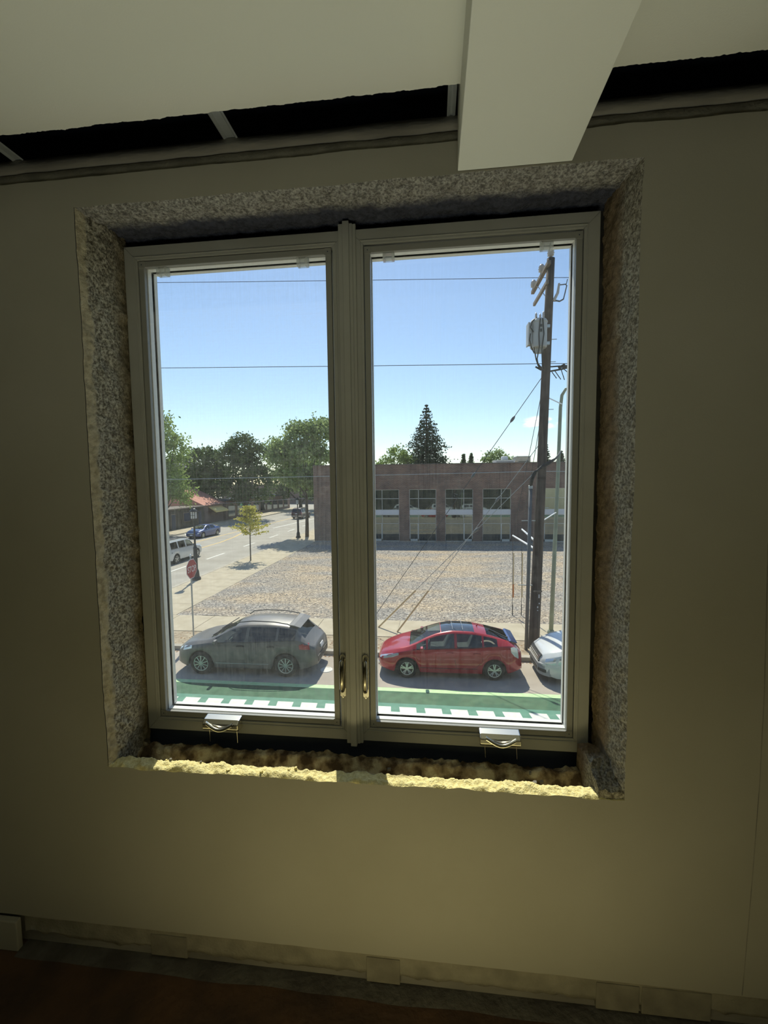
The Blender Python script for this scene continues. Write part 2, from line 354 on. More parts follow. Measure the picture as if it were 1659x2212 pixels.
tag(reveal('concrete_sill', m_conc_b, lambda x, y: pB(x, y), 0, 0, wall, xx, lin(0, .24, 52)), 'broken yellowish plaster and dirt on the sill')
# closing strips so the cavity round the frame stays dark
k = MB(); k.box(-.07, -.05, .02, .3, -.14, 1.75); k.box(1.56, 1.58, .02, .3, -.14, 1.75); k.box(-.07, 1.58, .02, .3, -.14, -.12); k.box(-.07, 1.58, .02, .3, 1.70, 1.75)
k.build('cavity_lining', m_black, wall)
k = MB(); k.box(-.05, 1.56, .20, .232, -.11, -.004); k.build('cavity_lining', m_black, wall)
# the lump of masonry left in the lower right corner
lm = MB(); rows = []
for i in range(15):
    y = .004 + i * .0105
    top = .034 - .038 * max(0, 1 - (i - 1) / 6) if i < 8 else .036 + .012 * nz(i*.5, 3.)
    row = []
    for j in range(14):
        t = j / 13
        if t < .3: row.append((1.463 + .012 * (1 - i/14) + .003*nz(i*.7, j), y, -.075 + (top + .075) * t / .3))
        else: row.append((1.463 + .012*(1 - i/14) + .075 * (t - .3) / .7, y, top + agg(i*.01, j*.01, 1.6)))
    rows.append(row)
lm.grid(rows); lm.add(rows[0] + [(1.54, .004, -.075)], [tuple(range(15))])
lm.build('masonry_lump', m_conc_r, wall, smooth=False)

# loose flakes along the sill's front edge
for i in range(26):
    x = rnd.uniform(.12, 1.48); y = rnd.uniform(.012, .12); z = pB(x, y)[2]
    s = rnd.uniform(.004, .010); a = rnd.uniform(0, PI); f = MB()
    f.prism([(x + s*math.cos(a+q)*rnd.uniform(.6,1), y + s*math.sin(a+q)*rnd.uniform(.6,1)) for q in (0, 1.3, 2.6, 3.9, 5.2)], z - .002, z + rnd.uniform(.003, .007))
    f.build('plaster_flake', m_conc_b if y < .04 else m_rawdark, wall)

# floor, ceiling, beam, other walls
f = MB(); f.box(XA, XB, -5.0, .06, FZ - .1, FZ)
fl = place(f.build('floor', m_floor)); tag(fl, 'dark brown bare floor along the wall', kind='structure')
f = MB(); f.box(-.6, 2.6, -2.9, -.36, FZ, FZ + .004); f.build('bounce_board', m_bounce, fl)  # pale board added out of view to bounce sunlight onto wall and ceiling
f = MB(); xs = lin(-.385, XB, 200)
f.grid([[(x, .03, FZ + .003), (x, -.012 - .006*abs(nz(x*6, 5.)), FZ + .004), (x, -.034 - .010*nz(x*5, 2.), FZ + .0008)] for x in xs]); f.build('mortar_fillet', m_grime, fl, smooth=True)
b = MB(); b.box(XA, -.385, -.020, .0, FZ, -.592)
o = place(b.build('baseboard_left', m_wall, bevel=.004)); tag(o, 'short end of painted skirting left at the lower left', kind='structure')

c = MB(); edge = lambda x: -.104 + .004 * nz(x*9, 1.) + .003 * nz(x*40, 2.) + .0022 * nz(x*130, 6.)
for xa, xb in ((XA, 1.08), (1.366, XB)):
    xs = lin(xa, xb, 700)
    c.grid([[(x, -5, CZ), (x, edge(x), CZ), (x, edge(x) + .002, CZ + .013), (x, -5, CZ + .013)] for x in xs])
ce = place(c.build('ceiling', m_ceil)); tag(ce, 'off white plasterboard ceiling with a ragged edge', kind='structure')
c = MB(); c.box(XA - .2, XB + .2, -5.2, .26, 2.25, 2.3); c.box(XA, XB, .17, .26, 1.80, 2.28); c.box(XA - .2, XB + .2, -5.2, -5.1, 1.7, 2.3); c.build('ceiling_void', m_black, ce)
def channel(x0, x1, sk):
    q = MB()
    q.grid([[(x0 + sk*t, y, z) for t, y, z in ((0, -.16, CZ+.016), (1, .10, CZ+.020))],
            [(x0 + .004 + sk*t, y, z) for t, y, z in ((0, -.16, CZ+.014), (1, .10, CZ+.018))],
            [(x0 + .010 + sk*t, y, z + .0) for t, y, z in ((0, -.16, CZ+.019), (1, .10, CZ+.023))],
            [(x1 - .010 + sk*t, y, z) for t, y, z in ((0, -.16, CZ+.019), (1, .10, CZ+.023))],
            [(x1 - .004 + sk*t, y, z) for t, y, z in ((0, -.16, CZ+.014), (1, .10, CZ+.018))],
            [(x1 + sk*t, y, z) for t, y, z in ((0, -.16, CZ+.016), (1, .10, CZ+.020))]])
    return q.build('furring_channel', m_zinc, ce)
channel(-.225, -.187, .0); channel(.432, .474, .0); channel(1.050, 1.072, .0)
bm_ = MB(); xs = lin(1.078, 1.368, 60)
bz = 1.685
bm_.box(1.078, 1.368, -5, -.002, bz, CZ + .25); bm_.grid([[(x, -.002, bz), (x, .004, bz + .006*abs(nz(x*30, 1.)) + .004)] for x in xs])
o = place(bm_.build('ceiling_beam', m_ceil, bevel=.002)); tag(o, 'boxed plasterboard beam running into the wall over the window', kind='structure')
for nm, bx, lb in (('wall_left', (XA - .1, XA, -5, .02, FZ - .1, 2.3), 'side wall of the room'), ('wall_right', (XB, XB + .1, -5, .02, FZ - .1, 2.3), 'side wall of the room'), ('wall_back', (XA, XB, -5.1, -5, FZ - .1, 2.3), 'back wall of the room')):
    o = place(MB().box(*bx).build(nm, m_wall)); tag(o, lb, kind='structure')

# ---------------------------------------------------------------- the window
def rails(name, x0, x1, z0, z1, w, y0, y1, mat, parent, bevel=.0015, names=None):
    """four mitred rails of one rectangle"""
    a = ((x0, z0), (x1, z0), (x1, z1), (x0, z1)); b = ((x0+w, z0+w), (x1-w, z0+w), (x1-w, z1-w), (x0+w, z1-w)); res = []
    for i in range(4):
        j = (i + 1) % 4; q = MB(); q.prism([a[i], a[j], b[j], b[i]], y0, y1, 'y')
        res.append(q.build(name, mat, parent, bevel=bevel))
    return res
def casement(nm, x0, x1, lab, lockx, crankx, gap):
    r = empty(nm, (0, 0, B)); tag(r, lab, kind='structure')
    z0, z1 = 0.0, 1.651
    rails('frame_rail', x0, x1, z0, z1, .0455, .160, .236, m_vinyl, r)
    # thin raised bead on the frame rail's inner side
    rails('frame_bead', x0 + .034, x1 - .034, z0 + .034, z1 - .034, .0035, .1575, .165, m_vinyl, r, .001)
    sx0, sx1 = x0 + .0475 + gap[0], x1 - .0475 - gap[1]; sz0, sz1 = .0475, 1.6035 - gap[2]
    for s in rails('screen_rail', sx0, sx1, sz0, sz1, .0185, .1635, .176, m_vinylscr, r): pass
    for cx in (sx0, sx1 - .0215):
        for cz in (sz0, sz1 - .0215):
            q = MB(); q.box(cx, cx + .0215, .1622, .1645, cz, cz + .0215); ck = q.build('corner_key', m_vinylscr, r, bevel=.001)
            q = MB(); q.lathe([(.0018, .1618), (.0018, .1625)], (cx + .0107, 0, cz + .0107), 8, 'y'); q.build('pin_hole', m_black, ck)
    q = MB(); q.add([(sx0+.015, .1725, sz0+.015), (sx1-.015, .1725, sz0+.015), (sx1-.015, .1725, sz1-.015), (sx0+.015, .1725, sz1-.015)], [(0,1,2,3)])
    tag(q.build('insect_screen', m_screen if x0 > .5 else m_screen_l, r), 'grey insect mesh stretched in its rail')
    # sash behind the mesh, stepped towards the glass
    hx0, hx1 = x0 + .048, x1 - .048
    rails('sash_rail', hx0, hx1, .048, 1.603, .0155, .186, .234, m_sash, r)
    rails('sash_stop', hx0 + .005, hx1 - .005, .053, 1.598, .0105, .204, .234, m_sash, r)
    rails('glazing_bead', hx0 + .008, hx1 - .008, .056, 1.595, .0090, .216, .234, m_sash, r)
    q = MB(); q.box(hx0 + .014, hx1 - .014, .2245, .2285, .062, 1.589); q.build('glass_pane', m_glass, r)
    for cx in (.105, x1 - x0 - .165):
        c = MB(); u = x0 + cx
        c.box(u, u + .008, .168, .190, 1.560, 1.588); c.box(u + .028, u + .036, .168, .190, 1.560, 1.588); c.box(u, u + .036, .168, .186, 1.577, 1.581); c.box(u, u + .036, .186, .190, 1.560, 1.588)
        tag(c.build('screen_clip', m_clip, r, bevel=.001), 'clear plastic clip')
    # folding crank in its cover
    c = MB(); w = .064
    c.prism([(.162, .024), (.150, .022), (.128, .026), (.120, .034), (.122, .052), (.135, .062), (.162, .067)], crankx - w, crankx + w, 'x')
    cc = tag(c.build('crank_cover', m_chrome, r, bevel=.004, seg=3), 'satin nickel crank cover')
    c = MB(); n = 15; pts = []
    rows = []
    for i in range(n):
        t = i / (n - 1); x = crankx - .046 + .092 * t; z = .050 - .012 * math.sin((t - .15) * PI * 1.3) ; yv = .117 - .006 * math.sin(t * PI)
        rows.append([(x, yv - .003, z - .005), (x, yv - .004, z + .005), (x, yv + .004, z + .006), (x, yv + .004, z - .006), (x, yv - .003, z - .005)])
    c.grid(rows); c.build('crank_handle', m_chrome, cc, smooth=True)
    for dx in (-.047, .052):
        c = MB(); c.tube([(crankx + dx, .140, .026), (crankx + dx + .001, .139, .005), (crankx + dx + .002, .138, -.020)], .0009, 5); c.build('pull_wire', m_chrome, cc)
    # sash lock lever on its escutcheon
    c = MB(); hw = .0105; pl = []
    for i in range(24):
        a = 2 * PI * i / 24; pl.append((lockx + hw * math.cos(a), .225 + hw * math.sin(a) + (.064 if math.sin(a) >= 0 else -.064)))
    c.prism(pl, .1545, .161, 'y'); lp = c.build('lock_plate', m_chrome, r, bevel=.0012)
    c = MB(); c.tube([(lockx, .150, .283), (lockx, .140, .278), (lockx, .136, .255), (lockx, .136, .215), (lockx, .139, .190), (lockx, .146, .178), (lockx, .154, .172)], [.006, .0075, .0085, .0085, .0085, .0075, .005], 12)
    tag(c.build('lock_lever', m_bronze, lp, smooth=True), 'dark polished lever')
    q = MB(); q.lathe([(.003, .1525), (.003, .1555)], (lockx, 0, .152), 10, 'y'); q.build('lock_screw', m_chrome, lp)
    return r
w1 = casement('window_1', 0.0, .747, 'left hand casement of the vinyl window', .7105, .287, (0, .0035, 0))
w2 = casement('window_2', .753, 1.5, 'right hand casement of the vinyl window', .7875, 1.222, (0, 0, .004))
t = MB(); t.prism([(.722, .165), (.722, .150), (.736, .150), (.736, .146), (.756, .146), (.756, .150), (.766, .150), (.766, .154), (.776, .154), (.776, .165)], -.006, 1.665)
t.box(.736, .756, .1455, .16, -.014, 1.671)
o = place(t.build('trim_1', m_vinyl, bevel=.001)); tag(o, 'stepped vinyl cover strip between the two casements', kind='structure')

# ================================================================ OUTSIDE: THE GROUND (street at z = 0)
m_asph = M('asphalt', (.36,.33,.275), .9, col2=(.43,.40,.34), scale=.6, bump=.3, bscale=90, detail=8)
m_asph2 = M('parking_asphalt', (.40,.345,.285), .9, col2=(.48,.42,.35), scale=1.1, bump=.3, bscale=90, detail=8)
m_side = M('sidewalk_concrete', (.45,.385,.27), .9, col2=(.54,.47,.345), scale=1.5, bump=.2, bscale=70, detail=6)
m_curb = M('curb_concrete', (.40,.36,.29), .9, col2=(.50,.45,.37), scale=3, bump=.2, bscale=60)
m_dirt = M('verge_dirt', (.30,.23,.15), .95, col2=(.48,.40,.28), scale=5, bump=.6, bscale=30, detail=8, bdist=.03)
m_lightgreen = M('pale_green_paint', (.50,.78,.36), .7, col2=(.62,.84,.45), scale=9)
m_green = M('green_paint', (.028,.105,.05), .75, col2=(.05,.15,.075), scale=4, bump=.2, bscale=120, detail=10)
m_teal = M('teal_paint', (.07,.23,.155), .7, col2=(.10,.28,.19), scale=4, detail=8)
m_white = M('white_paint', (.80,.79,.72), .7, col2=(.70,.68,.62), scale=8, detail=6)
m_yellow = M('yellow_paint', (.80,.54,.16), .7, col2=(.70,.46,.14), scale=3)
m_steel = M('dull_steel', (.42,.42,.40), .5, .5)
m_dark = M('black_metal', (.025,.026,.028), .45)

def gravelmat():
    m = bpy.data.materials.new('gravel'); m.use_nodes = True; t = m.node_tree; p = t.nodes['Principled BSDF']; k = t.links.new
    p.inputs['Roughness'].default_value = .95; p.inputs['Specular IOR Level'].default_value = .1
    tc = t.nodes.new('ShaderNodeTexCoord')
    v = t.nodes.new('ShaderNodeTexVoronoi'); v.inputs['Scale'].default_value = 15
    r = t.nodes.new('ShaderNodeValToRGB'); sp = t.nodes.new('ShaderNodeSeparateXYZ')
    e = r.color_ramp.elements; e[0].position = 0; e[0].color = (.16,.14,.12,1); e[1].position = 1; e[1].color = (.62,.56,.47,1)
    for q, c in ((.3, (.27,.24,.21,1)), (.6, (.36,.31,.25,1)), (.85, (.44,.38,.30,1))): n = e.new(q); n.color = c
    k(tc.outputs['Object'], v.inputs['Vector']); k(v.outputs['Color'], sp.inputs[0]); k(sp.outputs['X'], r.inputs['Fac'])
    n = t.nodes.new('ShaderNodeTexNoise'); n.inputs['Scale'].default_value = .35; n.inputs['Detail'].default_value = 6
    mp = t.nodes.new('ShaderNodeMapping'); mp.inputs['Scale'].default_value = (.6, 1.4, 1); k(tc.outputs['Object'], mp.inputs['Vector']); k(mp.outputs['Vector'], n.inputs['Vector'])
    r2 = t.nodes.new('ShaderNodeValToRGB'); r2.color_ramp.elements[0].position = .42; r2.color_ramp.elements[1].position = .62
    r2.color_ramp.elements[0].color = (1.0,1.04,1.10,1); r2.color_ramp.elements[1].color = (1.32,1.22,1.06,1)
    k(n.outputs['Fac'], r2.inputs['Fac'])
    x = t.nodes.new('ShaderNodeMixRGB'); x.blend_type = 'MULTIPLY'; x.inputs['Fac'].default_value = 1
    k(r.outputs['Color'], x.inputs['Color1']); k(r2.outputs['Color'], x.inputs['Color2']); k(x.outputs['Color'], p.inputs['Base Color'])
    b = t.nodes.new('ShaderNodeBump'); b.inputs['Strength'].default_value = .8; b.inputs['Distance'].default_value = .04
    k(v.outputs['Distance'], b.inputs['Height']); b.invert = True; k(b.outputs['Normal'], p.inputs['Normal'])
    return m
m_gravel = gravelmat()

st = MB().box(-120, 90, .4, 200, -.3, 0).build('street', m_asph); tag(st, 'grey asphalt of both streets', kind='structure')
def flat(name, mat, x0, x1, y0, y1, z=.004, parent=st, lab=None):
    o = MB().box(x0, x1, y0, y1, 0, z).build(name, mat, parent)
    if lab: tag(o, lab)
    return o
flat('parking_lane', m_asph2, -11.5, 40, 11.17, 13.5, .002)
flat('lane_stripe', m_lightgreen, -11.5, 40, 10.97, 11.17, .005, lab='pale green paint stripe')
flat('cycle_lane', m_green, -11.5, 40, 10.29, 10.97, .004, lab='dark green painted cycle lane')
flat('cycle_lane', m_teal, -11.5, 40, 8.4, 10.29, .0035, lab='lighter green painted edge of the cycle lane')
for i in range(-12, 24):
    x = -6.10 + .69 * (i - 0) ; s = .045
    o = MB().prism([(x + s, 9.80), (x + .49, 9.80), (x + .46, 10.10), (x, 10.10)], .0036, .007).build('lane_block', m_white, st)
# side street markings
def ribbon(name, pts, w, mat, z=.005):
    q = MB(); L_, R_ = [], []
    for i, p in enumerate(pts):
        a = Vector(pts[max(i-1, 0)]); b = Vector(pts[min(i+1, len(pts)-1)]); d = (b - a).normalized(); n = Vector((-d.y, d.x)) * w / 2
        L_.append((p[0] + n.x, p[1] + n.y, z)); R_.append((p[0] - n.x, p[1] - n.y, z))
    q.grid([L_, R_]); q.grid([[(x, y, 0) for x, y, _ in L_], L_]); q.grid([[(x, y, 0) for x, y, _ in R_], R_])
    return q.build(name, mat, st)
for y0, y1 in ((21.0, 23.6), (26.4, 28.7), (31.5, 34.5), (38.3, 40.9), (44.8, 47.4), (50.7, 53.4), (56.8, 59.4), (63, 66)):
    ribbon('lane_dash', [(-17.25 + .012 * (y0 - 31), y0), (-17.25 + .012 * (y1 - 31), y1)], .17, m_white)
ribbon('lane_line', [(-20.35, 54.4), (-19.8, 59), (-19.0, 66), (-18.4, 72)], .22, m_white)
ribbon('centre_line', [(-23.7, 26), (-23.68, 40), (-23.66, 45.6), (-23.5, 52), (-23.2, 60), (-23.0, 70), (-22.6, 85)], .17, m_yellow)
ribbon('centre_line', [(-20.9, 26), (-20.95, 37.5), (-20.95, 41), (-21.4, 45), (-22.1, 48.4), (-22.9, 52.5), (-23.1, 60)], .17, m_yellow)
ribbon('bay_line', [(-29.6, 48.6), (-26.9, 45.4)], .2, m_white)

def slabs(name, lab, x0, x1, y0, y1, nx, ny, mat, z=.14):
    r = MB().box(x0, x1, y0, y1, 0, z - .02).build(name, m_curb); tag(r, lab, kind='structure')
    dx, dy = (x1 - x0) / nx, (y1 - y0) / ny; g = .012
    me = MB().box(g, dx - g, g, dy - g, 0, .02).build('paving_slab', mat, r)
    for i in range(nx):
        for j in range(ny):
            o = me if i == j == 0 else me.copy()
            if o is not me: COL.objects.link(o); o.parent = r
            o.location = (x0 + i * dx, y0 + j * dy, z - .02 + .004 * nz(i*1.3, j*2.1))
    return r
slabs('sidewalk', 'concrete sidewalk of the front street along the gravel lot', -13.95, 20.05, 15.02, 17.0, 20, 1, m_side)
slabs('sidewalk', 'concrete sidewalk of the side street beside the gravel lot', -13.95, -10.75, 17.0, 85, 1, 38, m_side)
slabs('sidewalk', 'far sidewalk in front of the dark wooden shop', -32.4, -29.2, 40, 100, 1, 30, m_side)
cb = MB().box(-11.5, 40, 13.42, 13.64, 0, .145).build('curb', m_curb); tag(cb, 'low concrete curb behind the parked cars', kind='structure')
c2 = MB().box(-14.2, -13.95, 16.2, 85, 0, .143).build('curb', m_curb); tag(c2, 'concrete curb of the side street under the young tree', kind='structure')
q = MB(); rows = []
for i in range(2): rows.append([(x, y, .12 + .012 * nz(x*1.5, y*3)) for x, y in [(-13.3 + .2*j, 13.64 + 1.38 * i) for j in range(170)]])
q.grid(rows); q.box(-13.3, 20.7, 13.64, 15.02, 0, .1)
vg = q.build('verge', m_dirt); tag(vg, 'dry dirt verge between curb and sidewalk', kind='structure')
q = MB(); xs = lin(-10.75, 46, 160); yy = lin(17.0, 84, 150)
q.grid([[(x, y, .13 + .03 * nz(x*.4, y*.4) + .02 * nz(x*1.7, y*1.7)) for x in xs] for y in yy])
gl = q.build('gravel_lot', m_gravel, smooth=True); tag(gl, 'vacant gravel lot in front of the brick building', kind='structure')
# scattered pale stones and dry leaves
def scatter(name, mat, n, area, s0, s1, zf, kind='stuff', lab=None, cat=None, flatk=.4):
    q = MB()
    for i in range(n):
        x, y = rnd.uniform(area[0], area[1]), rnd.uniform(area[2], area[3]); s = rnd.uniform(s0, s1); a = rnd.uniform(0, PI); z = zf(x, y)
        c, d = math.cos(a) * s, math.sin(a) * s
        q.add([(x+c, y+d, z), (x-d*.7, y+c*.7, z), (x-c, y-d, z), (x+d*.6, y-c*.6, z), (x, y, z + s*flatk*2)], [(0,1,4), (1,2,4), (2,3,4), (3,0,4)])
    o = q.build(name, mat); tag(o, lab, cat, kind=kind); return o
m_leaf_dry = M('dry_leaf', (.42,.22,.10), .9, col2=(.58,.36,.18), scale=3)
m_stone = M('pale_stone', (.55,.50,.42), .9, col2=(.30,.27,.24), scale=2)
scatter('loose_stones', m_stone, 5200, (-10.6, 12, 17.1, 35), .02, .055, lambda x, y: .125 + .03 * nz(x*.4, y*.4) + .02 * nz(x*1.7, y*1.7), lab='loose stones lying over the gravel lot', cat='stones')
scatter('dry_leaves', m_leaf_dry, 420, (-9.5, 9, 13.2, 13.42), .02, .05, lambda x, y: .003, lab='dry leaves blown against the curb behind the cars', cat='leaves', flatk=.25)
scatter('dry_leaves', m_leaf_dry, 500, (-9.5, 9, 13.7, 14.9), .02, .05, lambda x, y: .122, lab='dry leaves lying over the dirt verge', cat='leaves', flatk=.25)
mh = MB().lathe([(.21, .002), (.20, .016), (.15, .016), (.145, .010), (.0, .010)], (-2.46, 12.21, 0), 24, 'z', False).build('valve_cover', m_white); tag(mh, 'small round pale valve cover in the parking lane behind the grey car', 'cover')

# our own building's street front, below and beside the window
m_front = M('own_front', (.018,.022,.02), .8, col2=(.06,.065,.04), scale=1.5)
fb = MB(); fb.box(-14, 16, .26, .40, 0, B - .9); fb.box(-14, XA - .2, .26, .40, B - .9, 8.4); fb.box(XB + .2, 16, .26, .40, B - .9, 8.4); fb.box(-14, 16, .26, .40, B + 2.55, 8.4)
fb.box(-14, 16, .39, 1.4, 0, .14)
o = fb.build('own_building_front', m_front); tag(o, 'street front of the building the window belongs to', kind='structure')

# ================================================================ THE BRICK BUILDING
def brickmat(name, c1, c2, mortar, sc=1.0):
    m = bpy.data.materials.new(name); m.use_nodes = True; t = m.node_tree; p = t.nodes['Principled BSDF']; k = t.links.new
    p.inputs['Roughness'].default_value = .9
    tc = t.nodes.new('ShaderNodeTexCoord'); mp = t.nodes.new('ShaderNodeMapping'); mp.inputs['Rotation'].default_value = (PI/2, 0, 0)
    b = t.nodes.new('ShaderNodeTexBrick'); b.inputs['Scale'].default_value = sc; b.inputs['Brick Width'].default_value = .30; b.inputs['Row Height'].default_value = .10; b.inputs['Mortar Size'].default_value = .012
    b.inputs['Color1'].default_value = (*c1, 1); b.inputs['Color2'].default_value = (*c2, 1); b.inputs['Mortar'].default_value = (*mortar, 1)
    n = t.nodes.new('ShaderNodeTexNoise'); n.inputs['Scale'].default_value = .7; n.inputs['Detail'].default_value = 7
    r = t.nodes.new('ShaderNodeValToRGB'); r.color_ramp.elements[0].position = .35; r.color_ramp.elements[1].position = .65; r.color_ramp.elements[0].color = (.72,.72,.75,1); r.color_ramp.elements[1].color = (1.15,1.1,1.05,1)
    x = t.nodes.new('ShaderNodeMixRGB'); x.blend_type = 'MULTIPLY'; x.inputs['Fac'].default_value = 1
    k(tc.outputs['Object'], mp.inputs['Vector']); k(mp.outputs['Vector'], b.inputs['Vector']); k(tc.outputs['Object'], n.inputs['Vector']); k(n.outputs['Fac'], r.inputs['Fac'])
    k(b.outputs['Color'], x.inputs['Color1']); k(r.outputs['Color'], x.inputs['Color2']); k(x.outputs['Color'], p.inputs['Base Color'])
    return m
m_brick = brickmat('brown_brick', (.205,.128,.10), (.135,.088,.075), (.27,.21,.175))
m_alu = M('window_alu', (.55,.56,.54), .4, .3)
m_spand = M('spandrel_panel', (.66,.66,.68), .6)
m_mirror = bpy.data.materials.new('mirror_glass'); m_mirror.use_nodes = True
p = m_mirror.node_tree.nodes['Principled BSDF']; p.inputs['Base Color'].default_value = (.165,.195,.195,1); p.inputs['Metallic'].default_value = .93; p.inputs['Roughness'].default_value = .03
m_blind = M('pale_blind', (.42,.45,.42), .7)
FY = 41.5; BL, BR, BH = -10.97, 24.0, 7.80
bays = [(-4.95, -2.21, -3.94), (-1.19, 1.47, -.28), (2.37, 5.07, 4.18), (6.01, 8.72, 7.78), (11.85, 14.5, 13.05), (15.6, 18.3, 17.4)]
bd = empty('brick_building', (0, 0, 0)); tag(bd, 'long brown brick building with tall window bays behind the gravel lot', 'building')
q = MB(); edges = [BL] + [e for b in bays for e in b[:2]] + [BR]
for i in range(0, len(edges), 2): q.box(edges[i], edges[i+1], FY, FY + .35, 0, 5.34)
q.box(BL, BR, FY, FY + .35, 5.34, BH); q.box(BL, BR, FY + .002, FY + .35, -.1, .05)
q.box(BL, BL + .35, FY + .35, FY + 12, 0, BH); q.box(BR - .35, BR, FY + .35, FY + 12, 0, BH); q.box(BL, BR, FY + 11.7, FY + 12, 0, BH)
q.build('brick_wall', m_brick, bd)
MB().box(BL + .3, BR - .3, FY + .3, FY + 11.8, 7.1, 7.35).build('roof', m_curb, bd)
tag(MB().box(BL - .05, BR + .05, FY - .06, FY + .42, BH, BH + .07).build('parapet_cap', M('cap_metal', (.10,.085,.08), .5), bd), 'dark metal coping')
MB().box(BL, BR, FY + 6, FY + 6.1, 0, 7.1).build('inner_wall', m_black, bd)
MB().box(BL, BR, FY - .04, FY, .0, .16).build('plinth', m_curb, bd)
for i, (x0, x1, xm) in enumerate(bays):
    y0, y1 = FY + .10, FY + .17
    fr = MB(); w = .045
    z0, z1, zm = 3.28, 5.34, 4.42
    fr.box(x0, x1, y0, y1, z1 - w, z1); fr.box(x0, x1, y0, y1, z0, z0 + w); fr.box(x0, x0 + w, y0, y1, z0, z1); fr.box(x1 - w, x1, y0, y1, z0, z1)
    fr.box(xm - w/2, xm + w/2, y0, y1, z0, z1); fr.box(x0, x1, y0, y1, zm - w/2, zm + w/2)
    f = fr.build('window', m_alu, bd)
    for a, b in ((x0, xm), (xm, x1)):
        for c, d in ((z0, zm), (zm, z1)): MB().box(a + .03, b - .03, FY + .125, FY + .14, c + .03, d - .03).build('pane', m_mirror, f)
    MB().box(x0, x1, FY + .06, FY + .2, 2.81, 3.28).build('spandrel', m_spand, bd)
    fr = MB(); z0, z1, zm = .14, 2.81, 1.92
    for c in (z0, z1 - w, zm - w/2): fr.box(x0, x1, y0, y1, c, c + w)
    for c in (x0, x1 - w, xm - w/2): fr.box(c, c + w, y0, y1, z0, z1)
    dl, dr = ((x0, xm) if (xm - x0) < (x1 - xm) else (xm, x1))
    fr.box(dl, dr, y0 - .01, y1, .14, .36); fr.box(dl, dl + .09, y0 - .01, y1, .14, zm); fr.box(dr - .09, dr, y0 - .01, y1, .14, zm)
    f = fr.build('window', m_alu, bd)
    for a, b in ((x0, xm), (xm, x1)):
        for c, d in ((z0, zm), (zm, z1)): MB().box(a + .03, b - .03, FY + .125, FY + .14, c + .03, d - .03).build('pane', m_mirror, f)
def unit(lab, x0, x1, y0, y1, z1, fan):
    r = empty('rooftop_unit', ((x0+x1)/2, (y0+y1)/2, 7.35)); tag(r, lab, 'rooftop unit', 'rooftop units on the brick building')
    cx, cy = (x0+x1)/2, (y0+y1)/2
    MB().box(x0-cx, x1-cx, y0-cy, y1-cy, 0, z1 - 7.35).build('housing', m_spand if fan else m_curb, r, bevel=.03)
    MB().box(x0-cx-.05, x1-cx+.05, y0-cy-.05, y1-cy+.05, z1 - 7.35, z1 - 7.28).build('lid', m_alu, r)
    if fan: MB().lathe([(.0, 0), (.38, 0), (.38, .32), (.3, .42), (0, .42)], (.1, 0, z1 - 7.28), 16).build('fan_cowl', m_spand, r, smooth=True)
    q = MB()
    for k in range(6): q.box(x0-cx+.15, x1-cx-.15, y0-cy-.03, y0-cy, .15 + k*.12, .20 + k*.12)
    q.build('louvre', m_dark, r)
unit('low pale rooftop unit with a round fan cowl on the brick building', 7.8, 9.9, 46, 48, 8.25, True)
unit('taller box shaped rooftop unit beside the fan cowl', 10.1, 11.5, 46, 48.5, 8.62, False)

# ================================================================ VEHICLES
m_tyre = M('tyre_rubber', (.02,.02,.021), .85)
m_alloy = M('alloy_rim', (.62,.63,.62), .3, .7)
m_trim = M('black_trim', (.022,.023,.025), .5)
m_carin = M('car_interior', (.10,.10,.095), .8)
m_seat = M('seat_cloth', (.34,.35,.31), .9)
m_carglass = glassmat('car_glass', (.42,.46,.46), .10)
m_darkglass = glassmat('tinted_glass', (.07,.08,.085), .10)
m_winds = glassmat('windscreen_glass', (.62,.68,.66), .14, .05, (.7,.75,.72))
m_lampclear = M('clear_lamp', (.72,.74,.76), .12, .55, coat=1)
m_lampred = M('red_lamp', (.42,.05,.05), .2, coat=1)
m_lampwhite = M('pale_lamp', (.80,.78,.74), .15, .2, coat=1)
m_plate = M('number_plate', (.72,.73,.75), .5)
m_chromec = M('car_chrome', (.8,.82,.84), .12, 1.0)

def curve(pts):
    xs = np.array([p[0] for p in pts], float); ys = np.array([p[1] for p in pts], float)
    h = np.diff(xs); d = np.diff(ys) / h; m = np.zeros(len(xs)); m[0], m[-1] = d[0], d[-1]
    for i in range(1, len(xs) - 1):
        m[i] = 0 if d[i-1] * d[i] <= 0 else 2 * d[i-1] * d[i] / (d[i-1] + d[i])
    def f(x):
        x = min(max(x, xs[0]), xs[-1]); i = min(max(int(np.searchsorted(xs, x)) - 1, 0), len(h) - 1); t = (x - xs[i]) / h[i]
        return float((1+2*t)*(1-t)**2*ys[i] + t*(1-t)**2*h[i]*m[i] + t*t*(3-2*t)*ys[i+1] + t*t*(t-1)*h[i]*m[i+1])
    return f

